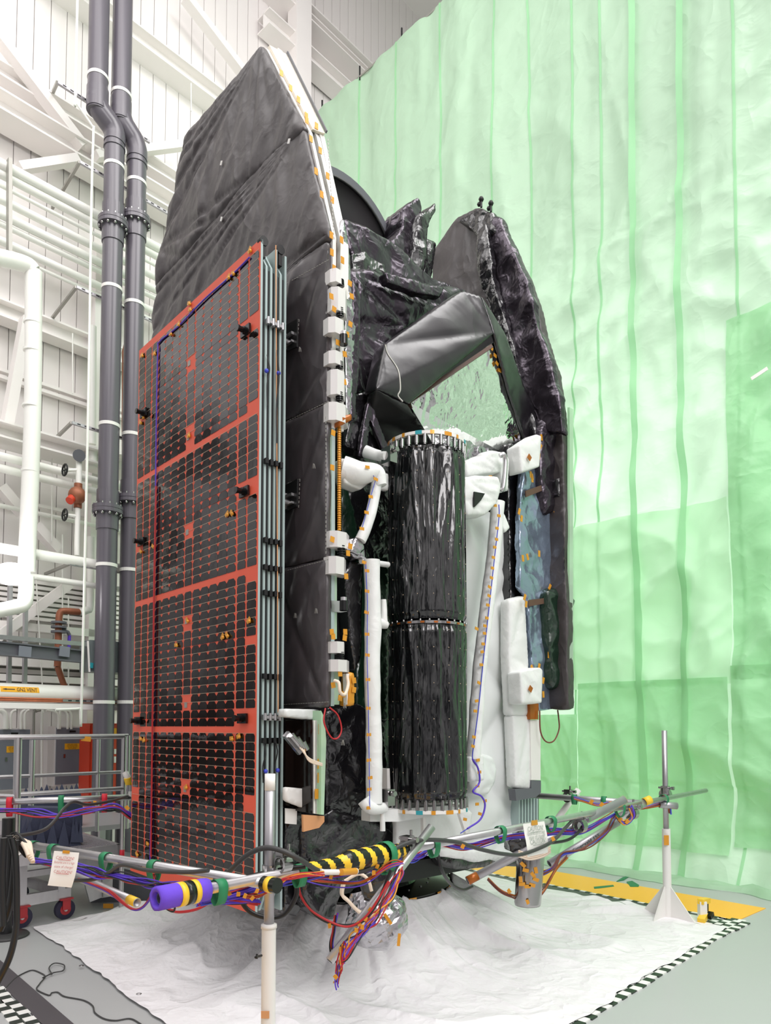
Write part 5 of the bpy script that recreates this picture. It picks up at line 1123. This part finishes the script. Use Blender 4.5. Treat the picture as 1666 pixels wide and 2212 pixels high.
bundle([ony(x,y,dd) for x,y,dd in [(170,1900,4.5),(230,1925,4.3),(290,1965,4.1),(325,1940,4.0),(333,1890,3.95)]], 4, .01, .006, ['red_wire','red_wire','purple'], 'red cable sagging under the left front tube', 13)
bundle([ony(x,y,dd) for x,y,dd in [(333,1890,3.9),(345,1950,3.8),(375,1970,3.8),(378,1940,3.8)]], 4, .01, .005, ['red_wire','cable_dark'], 'dark red wire loop behind the foam sleeve', 14)
bundle([ony(x,y,dd) for x,y,dd in [(345,1935,4.0),(370,1968,4.2),(420,1965,4.6),(460,1945,4.9)]], 3, .008, .006, ['red_wire'], 'dark red cable running right from behind the foam sleeve', 15)
bundle([ony(x,y,3.9) for x,y in [(645,1898),(650,1935),(675,1970),(720,1995),(760,2000),(800,1970),(840,1905)]], 2, .004, .0065, ['red_wire'], 'bright red cable sagging below the front tube', 16)
cable([ony(x,y,dd) for x,y,dd in [(160,1902,4.2),(200,1900,4.1),(235,1885,4.0),(265,1868,3.85),(320,1880,3.75),(400,1884,3.6),(450,1880,3.5)]], .011, 'cable_black', 'grey-black cable under the left caution sheet and along the tube')
cable([ony(x,y,dd) for x,y,dd in [(490,1888,3.7),(530,1850,3.62),(570,1832,3.55),(610,1838,3.52),(650,1858,3.55),(690,1882,3.7),(720,1885,3.85),(790,1880,4.0),(830,1850,4.1),(870,1825,4.2),(915,1815,4.3),(980,1818,4.5),(1040,1835,4.7),(1090,1845,4.9),(1130,1845,5.1),(1190,1820,5.4),(1220,1790,5.7),(1245,1765,5.9),(1260,1762,6.0)]], .0135, 'cable_black', 'long thick black cable looping over the front tube and off to the right', k=10)
cable([ony(x,y,3.6) for x,y in [(460,1905),(530,1895),(600,1880),(660,1872)]], .012, 'cable_dark', 'black cable lying close under the front tube by the post')
cable([ony(x,y,3.75) for x,y in [(510,1925),(535,1965),(575,1982),(615,1975),(640,1935),(640,1900)]], .0125, 'cable_dark', 'black cable loop hanging around the front post')
cable([ony(x,y,3.95) for x,y in [(645,1925),(680,1975),(730,1998),(780,1992),(815,1950),(845,1880)]], .009, 'cable_dark', 'black cable sagging parallel to the bright red one')
cable([ony(x,y,dd) for x,y,dd in [(945,1842,5.),(955,1880,5.),(975,1910,5.2),(1000,1922,5.4),(1020,1915,5.6)]], .012, 'cable_dark', 'thin black cable dropping in front of the adapter ring')
cable([ony(x,y,dd) for x,y,dd in [(1185,1822,5.6),(1225,1815,5.8),(1248,1800,5.9),(1258,1785,6.0)]], .012, 'cable_dark', 'short black cable right of the right caution sheet')
cable([ony(x,y,dd) for x,y,dd in [(30,1808,4.3),(100,1790,4.8),(140,1745,5.3),(160,1732,5.6),(190,1738,5.8),(240,1730,6.2),(275,1720,6.6)]], .012, 'cable_black', 'grey cable rising in front of the dark absorber at the left')
t_ = MB().path([ony(692,1882,3.68), ony(700,1884,3.7), ony(735,1884,3.75), ony(770,1882,3.85)], [.014,.014,.014,.017], 14).build('cable_connector', M['white_paint'], label='white and orange inline connector on the black cable under the padding', cat='connector')
MB().path([ony(737,1884,3.73), ony(768,1882,3.83)], .018, 12).build('orange_wrap', M['kapton'], t_)
for k, pl in enumerate([[(20,1805),(22,1850),(18,1920),(12,1990)],[(34,1815),(30,1880),(20,1960),(0,2010)],[(25,1810),(34,1860),(36,1960),(34,2010),(20,2070),(-10,2130)],[(8,1810),(5,1900),(8,2000)]]):
    cable([ony(x,y,4.15-.05*k) for x,y in pl], .018, 'cable_dark', 'thick black hose hanging down at the left picture edge, '+['inner one','crossing one','longest one curving off the frame','straight one against the frame edge'][k], group='black hoses at the left edge')
t_ = thing('cable_knot', 'knot of cream connectors tied with black string at the left tube end', 'connector bundle', ony(50,1815,4.25))
for k in range(4):
    MB().path(cr([ony(30+k*7,1808+k*4,4.3),ony(42+k*7,1812+k*3,4.25),ony(55+k*4,1832+k*3,4.2),ony(62+k*3,1850+k*4,4.15)],6), .013, 10).build('connector', M['cream_wire'], t_)
m = MB()
for k in range(14): q = ony(32+k*2.2,1808+k*2.6,4.22); m.path([q+Vector((math.cos(a),.3*math.cos(a),math.sin(a)))*.028 for a in [i*.7 for i in range(9)]], .004, 5, closed=True)
m.build('string', M['cable_dark'], t_)
# orange tie tapes along the bundles
tm = []
for i, (x, y, dd) in enumerate([(775,1995,3.92),(790,1985,3.92),(800,1965,3.95),(770,2010,3.9),(783,2003,3.9),(725,2110,3.85),(712,2000,3.95),(1340,1770,6.6),(1355,1775,6.6),(1278,1732,7.2),(1300,1738,7.2),(1140,1948,5.9),(1100,1925,5.9),(495,1930,3.4),(515,1932,3.4),(530,1935,3.4),(545,1940,3.4),(555,1925,3.4),(715,1895,3.9),(815,1872,4.05),(808,1885,4.0),(205,1735,6.4),(275,1745,6.5),(1000,1828,4.3),(1195,1812,5.3)]):
    mb = MB(); tab(mb, ony(x,y,dd-.02), .0045*dd, .006*dd, Vector((0,1,0)), random.uniform(-.8,.8), .008)
    for v_ in range(len(mb.v)): mb.v[v_] += Vector(noise.noise_vector(mb.v[v_]*40))*.004
    mb.build('tie_tape', M['kapton'], label='small orange tape tie wrapped on a wire bundle under the tubes', cat='tape', group='orange tape ties on the wire bundles')
# ---- caution sheets
def sheet_(pix, off, lab, ink):
    P = [off(*p) for p in pix]  # tl, tr, br, bl
    def f(i, j):
        p = (P[0]*(1-i)+P[1]*i)*(1-j)+(P[3]*(1-i)+P[2]*i)*j; return p+RN*.02*math.sin(j*2.6+i)*j
    m = MB().grid(f, 10, 14); bk = [v+Vector((0,.0015,0)) for v in m.v]; nn_ = len(bk); f0 = list(m.f); m.add(bk, f0)
    o = m.build('caution_sheet', M['paper'], label=lab, cat='paper sign')
    dx = (P[1]-P[0]).normalized(); w_ = (P[1]-P[0]).length; up = (P[0]-P[3]).normalized(); nv = dx.cross(up)
    for k, s_ in enumerate(('CAUTION!','Batteries are in a high','state of charge!','CAUTION!')):
        j = (.17,.30,.42,.56)[k]; p = f(.5,j)+nv*.006
        text(s_, p, dx, up, w_*(.17 if k in (0,3) else .135), ink, o, sx=.9 if k != 1 else .68)
        if k in (0,3): MB().box(p-up*w_*.085+nv*.002, (w_*.5,.003,.001), (dx,up,nv)).build('underline', M[ink], o)
    MB().box(f(.5,.0)+nv*.006, (w_*.28,w_*.12,.002), (dx,up,nv)).build('tape_piece', M['kapton'], o)
sheet_([(117,1838),(171,1842),(156,1918),(101,1912)], lambda x,y: ony(x,y,4.0), 'white paper caution sheet with red text hanging on the left front tube', 'ink_red')
sheet_([(1130,1780),(1176,1774),(1186,1842),(1137,1851)], lambda x,y: onr(x,y,.13), 'white paper caution sheet with faded text taped to the long front tube, right', 'ink_grey')
# ================================================================== GROUND SHEET
c0, c1, c2_, c3 = onz(75,2005), onz(1572,2006), Vector((.12,11.1,0)), Vector((-.18,3.36,0))
def drop(i, j):
    p = (c0*(1-i)+c3*i)*(1-j)+(c2_*(1-i)+c1*i)*j
    e = min(i,1-i,j,1-j)
    wv = noise.noise(Vector((p.x*1.7,p.y*1.7,0)))*.05; 
    nrm = (p-(c0+c1)/2).normalized()
    if e < .02: p = p+nrm*(wv+.03*noise.noise(Vector((p.x*6,p.y*6,3))))
    d = p-AC; d.z = 0; r = d.length; a = math.atan2(d.y, d.x)
    h = 0
    if r < AR+.01: r2 = AR+.015
    k = max(0, r-AR-.01); h = .455*math.exp(-(k/.50)**1.1*1.25)
    fold = (noise.noise(Vector((math.cos(a)*5,math.sin(a)*5,r*.25)))+.6*abs(noise.noise(Vector((math.cos(a)*11,math.sin(a)*11,r*.4+4)))))
    h += fold*.17*math.exp(-((k-.35)/.45)**2)*(1 if k > 0 else 0)
    q = Vector((p.x*.9,p.y*.9,0)); rg = (1-abs(noise.noise(q*1.3+noise.noise_vector(q)*.7))*2.2)
    h += max(0,rg)**3*.045*min(1,e*9)*(1-math.exp(-k*2)) + .014*max(0,noise.noise(q*4.2))*min(1,e*12)
    for fx, fy, fs_, fh in [(-2.3,7.6,.6,.14),(2.4,8.0,.5,.12),(-1.6,8.4,.6,.15)]:
        h += fh*math.exp(-((p.x-fx)**2+(p.y-fy)**2)/fs_**2)*abs(noise.noise(Vector((p.x*2,p.y*5,2)))+.3)
    if r < AR+.012: 
        p = Vector((AC.x,AC.y,0))+d.normalized()*(r if r < AR-.1 else AR+.014) if r > .01 else p; h = .455 if r >= AR-.1 else .30
    return Vector((p.x,p.y,.014+h))
GS = MB().grid(drop, 340, 340).build('ground_sheet', M['sheet'], label='wrinkled white sheet on the floor drawn up into a skirt under the spacecraft', cat='sheet')
for q in [(176,2093),(300,2155)]:
    a = onz(*q)+ZZ*.024; MB().lathe(a, ZZ, [(.011,0),(.02,0),(.02,.004),(.011,.004)], 14).build('grommet', M['steel'], GS)
m = MB(); tab(m, ony(234,1957,7.9), .11, .05, Vector((0,1,0))); m.build('tape_piece', M['kapton'], GS)
t_ = thing('floor_clamp', 'white block wrapped in yellow and black tape on the floor by the far stand', 'clamp', onz(1522,1985))
q = onz(1518,1990); MB().box(q+ZZ*.1, (.07,.07,.2)).build('block', M['white_paint'], t_)
MB().bar(q+ZZ*.2-VV*.04, q+ZZ*.19+VV*.13, .06, .05).bar(q+ZZ*.03-VV*.12-UU*.04, q+ZZ*.07+VV*.08, .07, .05).build('yellow_tape', M['tape_yellow'], t_)
MB().bar(q+ZZ*.19+VV*.06, q+ZZ*.06+VV*.06, .06, .05, up=UU).bar(q+ZZ*.05-UU*.06, q+ZZ*.08-UU*.06+VV*.07, .055, .04).build('black_tape', M['tape_black'], t_)
# floor cord
cable([onz(x,y)+ZZ*.008 for x,y in [(0,2150),(30,2118),(50,2105),(70,2098),(88,2104),(97,2112),(85,2128),(80,2140),(105,2152),(112,2147),(125,2146),(140,2155),(180,2163),(200,2175),(205,2190),(225,2203),(250,2207),(280,2203),(300,2212),(330,2235)]], .005, 'cable_black', 'thin dark cord snaking across the grey floor at the lower left', name='cord')
cable([onz(x,y)+ZZ*.02 for x,y in [(92,2118),(115,2107),(136,2102),(138,2090),(118,2086),(106,2096),(112,2110)]], .005, 'cable_black', 'small loop of dark cord on the floor at the lower left', name='cord')
# ================================================================== BELT STANCHIONS
sp = onz(1505,1882)
t_ = thing('belt_stanchion', 'black belt stanchion with a red belt before the green curtain', 'stanchion', sp)
MB().lathe(sp, ZZ, [(0,0),(.17,0),(.175,.01),(.16,.025),(.04,.035)], 36).build('base', M['dark_grey'], t_)
zt3 = ony(1490,1720,sp.y).z; MB().tube(sp, sp+ZZ*(zt3-.12), .031, 20).build('post', M['black'], t_); MB().tube(sp+ZZ*(zt3-.12), sp+ZZ*zt3, .036, 20).build('head', M['black_gloss'], t_)
e0 = sp+ZZ*(zt3-.05); e1 = ony(1700,1741,sp.y-1.0); m = MB(); m.bar(e0, e1, .004, .055); m.build('belt', M['tape_red'], t_)
sp = onz(12,2023)
t_ = thing('belt_stanchion', 'black stanchion with round base cut by the left frame edge', 'stanchion', sp)
MB().lathe(sp, ZZ, [(0,0),(.2,0),(.205,.01),(.19,.025),(.04,.035)], 36).build('base', M['cable_black'], t_); MB().tube(sp, sp+ZZ*1.1, .055, 20).build('post', M['cable_dark'], t_)
# ================================================================== PLATFORM
UP = 7.63
def pp(px,py,u=UP): return onu(px,py,u)
zd = .72; v1 = uvz(pp(264,1822))[1]; v0 = v1-2.0
PF = thing('work_platform', 'aluminium rolling work platform with railing, grated deck and red casters', 'platform', W(UP,v1-1,0))
m = MB().bx(UP,UP+.05,v0,v1,zd-.11,zd-.004).bx(UP,UP+1.5,v1-.05,v1,zd-.11,zd-.004).bx(UP+1.45,UP+1.5,v0,v1,zd-.11,zd-.004); m.build('deck_frame', M['alu'], PF)
m = MB()
for k in range(int(2.0/.035)): m.bx(UP+.05,UP+1.45,v0+k*.035,v0+k*.035+.006,zd-.03,zd)
for k in range(int(1.4/.05)): m.bx(UP+.05+k*.05,UP+.056+k*.05,v0,v1-.05,zd-.03,zd-.002)
m.build('grating', M['grate'], PF)
MB().bx(UP+.06,UP+1.44,v0,v1-.06,zd-.1,zd-.09).build('tray', M['grate'], PF)
zr1 = pp(200,1592).z
def rail(a, b, r=.021, m_='alu'): MB().tube(a, b, r, 16).build('rail', M[m_], PF)
vL = uvz(pp(38,1650))[1]; vR = uvz(pp(267,1650))[1]
for v, u, r_ in ((vL,UP,.036),(vR,UP,.024),(vL,UP+1.1,.024),(uvz(onu(212,1650,UP+1.1))[1],UP+1.1,.022),(uvz(onu(69,1650,UP+1.1))[1],UP+1.1,.03),(vR+.5,UP+1.1,.024)):
    MB().tube(W(u,v,.2 if u == UP and v == vL else (.06 if v == vR else zd)), W(u,v,zr1), r_, 16).build('post', M['alu'], PF)
rail(W(UP,vL,zr1),W(UP,vR,zr1),.024); rail(W(UP,vL-1.2,zr1),W(UP,vL,zr1),.024); rail(W(UP+1.1,vL-1.2,zr1),W(UP+1.1,vR+.5,zr1))
zm2 = onu(160,1672,UP+1.1).z; rail(W(UP+1.1,vL+.05,zm2),W(UP+1.1,vR+.5,zm2)); rail(W(UP+1.1,vL-1.2,zm2-.03),W(UP+1.1,vL,zm2-.03))
zb2 = pp(150,1710).z; rail(W(UP,vL,zb2),W(UP,vR,zb2),.024); rail(W(UP,vL,zb2-.02),W(UP,vL-.8,zb2+.06),.024)
m = MB(); tab(m, pp(186,1596,UP-.03), .1, .05, Vector((0,1,0)), .1); m.build('tape_piece', M['kapton'], PF)
MB().lathe(W(UP,vR,.55), ZZ, [(.0245,0),(.026,0),(.026,.11),(.0245,.11)], 16).build('red_white_tape', M['tape_red'], PF)
MB().bx(UP-.02,UP+.02,v1-.15,v1-.06,zd-.19,zd-.11).build('end_socket', M['alu'], PF)
fp = MB(); uA = 7.62
ca, cb2 = onz(45,2004), onz(139,1985); ca.z = cb2.z = 0; dv = (cb2-ca).normalized(); dn = Vector((-dv.y, dv.x, 0))
zf = .19
fp.bar(ca-dv*.05+ZZ*(zf+.07), cb2+dv*.05+ZZ*(zf+.07), .06, .11); fp.bar(ca+ZZ*(zf+.05), ca+ZZ*(zd-.1), .07, .07, up=dv); fp.bar(cb2-dv*.05+ZZ*(zf+.1), cb2-dv*.05+ZZ*(zd-.1), .07, .07, up=dv)
fp.bar(ca+dn*1.1+ZZ*(zf+.07), cb2+dn*1.1+ZZ*(zf+.07), .06, .1); fp.bar(ca+ZZ*(zf+.07), ca+dn*1.1+ZZ*(zf+.07), .06, .1); fp.bar(cb2+ZZ*(zf+.07), cb2+dn*1.1+ZZ*(zf+.07), .06, .1)
fp.bar(ca+dn*1.1+ZZ*zf, ca+dn*1.1+ZZ*(zd-.1), .07, .07, up=dv); fp.bar(cb2+dn*1.1+ZZ*zf, cb2+dn*1.1+ZZ*(zd-.1), .07, .07, up=dv)
fp.bar(ca+ZZ*(zf+.32), cb2+ZZ*(zf+.32), .05, .06)
fp.build('base_frame', M['alu'], PF)
q = cb2+dv*.12
m = MB().prism([q+ZZ*.62, q+dv*.22+ZZ*.62, q+dv*.3+ZZ*.15, q+dv*.15+ZZ*.12], dn*.02).prism([q+dv*.28+ZZ*.14, q+dv*.40+ZZ*.14, q+dv*.40+ZZ*.60, q+dv*.28+ZZ*.60], dn*.02)
m.build('gusset_plate', M['alu'], PF)
m = MB().bar(q+ZZ*.66, q+dv*.75-dn*.0+ZZ*.38, .04, .09); m.build('diagonal_arm', M['alu'], PF)
for c_ in (ca, cb2, ca+dn*1.1, cb2+dn*1.1):
    w_ = MB().tube(c_+ZZ*.1-dn*.025, c_+ZZ*.1+dn*.025, .1, 28); w_.tube(c_+ZZ*.1-dn*.028, c_+ZZ*.1+dn*.028, .055, 20, mi=1); w_.tube(c_+ZZ*.1-dn*.034, c_+ZZ*.1+dn*.034, .02, 12, mi=2)
    cs = w_.build('caster', [M['rubber'],M['wheel_red'],M['alu']], PF)
    m = MB().bar(c_+ZZ*.1+dn*.045, c_+ZZ*.2+dn*.045-dv*.0, .08, .012, up=dn).bar(c_+ZZ*.1-dn*.045, c_+ZZ*.2-dn*.045, .08, .012, up=dn).box(c_+ZZ*.208, (.13,.12,.015), (dv,dn,ZZ)); m.build('fork', M['wheel_red'], cs)
# dark toolbox-like plinth and second low platform behind
m = MB(); q = onz(215,1985)
m.prism([ony(190,1960,8.2),ony(238,1868,8.2),ony(330,1885,8.2),ony(330,1990,8.2)], Vector((-.2,.9,0))); 
m.build('dark_crate', M['dark_grey'], label='dark grey slanted crate on the floor behind the orange solar wing', cat='crate')
t_ = thing('low_platform', 'light grey low platform behind the dark absorber', 'platform', W(9.6,3.2,0))
MB().bx(9.2,10.6,1.8,4.2,.66,.72).build('deck', M['grate'], t_)
for u_, v_ in ((9.3,2.0),(9.3,4.0),(10.5,2.0),(10.5,4.0)): MB().bx(u_-.04,u_+.04,v_-.04,v_+.04,0,.66).build('leg', M['alu'], t_)
# absorbers
t_ = thing('foam_absorber', 'dark blue pyramid foam absorber lying on the platform deck', 'absorber', W(UP+.5,vL+.6,zd))
aL, aR = onu(10,1822,UP+.35), onu(176,1826,UP+.35)
def qa(px,py,du=.3): return onu(px,py,UP+du)
MB().prism([qa(50,1826),qa(78,1745,.35),qa(143,1746,.35),qa(150,1765),qa(176,1775),qa(178,1800),qa(170,1822)], UU*.3).build('block', M['absorber'], t_)
m = MB()
for k in range(5):
    x = 62+k*25; b0_ = [qa(x-12,1826,.28),qa(x+13,1826,.28),qa(x+12,1780,.3),qa(x-12,1782,.3)]; tip = qa(x+1,1768,.26) ; 
    m.add([qa(x-13,1828,.2),qa(x+13,1828,.2),qa(x+2,1770,.3),qa(x-13,1828,.35),qa(x+13,1828,.35)], [(0,1,2),(0,2,3),(1,4,2),(0,3,4,1)])
for k in range(4):
    x = 18+k*10; m.add([qa(x-7,1815,.2),qa(x+8,1820,.2),qa(x+10,1758+k*3,.35),qa(x+4,1815,.45)], [(0,1,2),(0,2,3),(1,3,2),(0,3,1)])
for k in range(3): x = 158+k*8; m.add([qa(x-6,1820,.2),qa(x+6,1820,.2),qa(x,1764+k*4,.3),qa(x,1820,.4)], [(0,1,2),(0,2,3),(1,3,2),(0,3,1)])
m.build('pyramids', M['absorber'], t_)
t_ = thing('foam_absorber', 'upright row of pointed blue foam absorber cones behind the railing', 'absorber', W(9.6,2.6,.72))
pA, pB = onu(50,1722,9.5), onu(170,1722,9.5); pA.z = pB.z = onu(110,1722,9.5).z
MB().bar(Vector((pA.x,pA.y,(pA.z+.72)/2)), Vector((pB.x,pB.y,(pA.z+.72)/2)), .3, pA.z-.72).build('block', M['absorber'], t_)
m = MB(); dd = (pB-pA)/11
for k in range(11):
    c_ = pA+dd*(k+.5); h = .14+.03*math.sin(k*2.1); s_ = VV*.045; s2 = UU*.05; m.add([c_-s_-s2,c_+s_-s2,c_+s_+s2,c_-s_+s2,c_+ZZ*h], [(0,1,4),(1,2,4),(2,3,4),(3,0,4)])
m.build('pyramids', M['absorber'], t_)
# ================================================================== LIGHT
def area(name, loc, rot, size, e, col=(1,1,1), sy=None):
    l = bpy.data.lights.new(name, 'AREA'); l.energy = e; l.size = size; l.color = col
    if sy: l.shape = 'RECTANGLE'; l.size_y = sy
    o = bpy.data.objects.new(name, l); C.objects.link(o); o.location = loc; o.rotation_euler = rot; return o
def aim(o, tgt): o.rotation_euler = (Vector(tgt)-Vector(o.location)).to_track_quat('-Z','Y').to_euler()
k1 = area('high_bay_lamps', (-3,2,17), (0,0,0), 10, 1050, (1,.97,.95)); aim(k1, (-1,8,0))
k2 = area('high_bay_lamps', (6,4,17), (0,0,0), 8, 1700, (1,.98,.97)); aim(k2, (2.5,8,0))
k3 = area('wall_fill', (-4.5,6,12), (0,0,0), 5, 230, (1,.97,.96)); aim(k3, Wp(8,0,8))  # fill light aimed at the wall
k6 = area('wall_fill', tuple(Wp(5.5,5.5,14)), (0,0,0), 5, 170, (1,.97,.96)); aim(k6, Wp(11.5,0,17.5))  # added fill that brightens the upper far wall, no fixture there
k4 = area('front_fill', (4.5,-2.5,9), (0,0,0), 5, 800, (1,.97,.97)); aim(k4, (.6,7,1.5))  # front fill added to brighten the craft, not a known lamp
k5 = area('curtain_backlight', tuple(CA+CD*3.2-CN*4.5+ZZ*4), (0,0,0), 6, 650, (1,1,.98)); aim(k5, CA+CD*2.5+ZZ*2.8)  # unseen backlight added to brighten the curtain from behind
wd = bpy.data.worlds.new('world'); bpy.context.scene.world = wd; wd.use_nodes = True; nt = wd.node_tree; bg = nt.nodes['Background']
tc = nt.nodes.new('ShaderNodeTexCoord'); sx = nt.nodes.new('ShaderNodeSeparateXYZ'); rp = nt.nodes.new('ShaderNodeValToRGB'); mp = nt.nodes.new('ShaderNodeMapRange')
nt.links.new(tc.outputs['Generated'], sx.inputs[0]); nt.links.new(sx.outputs['Z'], mp.inputs['Value']); mp.inputs['From Min'].default_value = -.3; mp.inputs['From Max'].default_value = 1
nt.links.new(mp.outputs[0], rp.inputs[0]); e = rp.color_ramp.elements
e[0].position = 0.0; e[0].color = (.2,.2,.2,1); e[1].position = .55; e[1].color = (1.0,.97,.97,1)
x = e.new(.25); x.color = (.34,.33,.335,1)
# dark and bright noise patches added to the world for contrast in foil reflections
tn = nt.nodes.new('ShaderNodeTexNoise'); tn.inputs['Scale'].default_value = 2.6; tn.inputs['Detail'].default_value = 2; tn.inputs['Distortion'].default_value = .4
r2 = nt.nodes.new('ShaderNodeValToRGB'); e2 = r2.color_ramp.elements; e2[0].position = .44; e2[0].color = (.25,.25,.25,1); e2[1].position = .56; e2[1].color = (1.9,1.88,1.88,1)
nt.links.new(tc.outputs['Generated'], tn.inputs['Vector']); nt.links.new(tn.outputs['Fac'], r2.inputs[0])
mm = nt.nodes.new('ShaderNodeMix'); mm.data_type = 'RGBA'; mm.blend_type = 'MULTIPLY'; mm.inputs['Factor'].default_value = 1
nt.links.new(rp.outputs[0], mm.inputs['A']); nt.links.new(r2.outputs[0], mm.inputs['B']); nt.links.new(mm.outputs['Result'], bg.inputs[0]); bg.inputs[1].default_value = .95
# ================================================================== CAMERA
cam = bpy.data.cameras.new('camera'); co = bpy.data.objects.new('camera', cam); C.objects.link(co)
cam.sensor_fit = 'HORIZONTAL'; cam.sensor_width = 36; cam.lens = 36*FPX/1666; cam.shift_y = (CYP-1106)/1666; cam.clip_start = .05; cam.clip_end = 200
co.location = EYE; co.rotation_euler = (math.pi/2+PIT, 0, 0)
sc_ = bpy.context.scene; sc_.camera = co
sc_.view_settings.view_transform = 'Standard'; sc_.view_settings.look = 'None'; sc_.view_settings.exposure = -.45; sc_.view_settings.gamma = 1; sc_.view_settings.use_curve_mapping = False
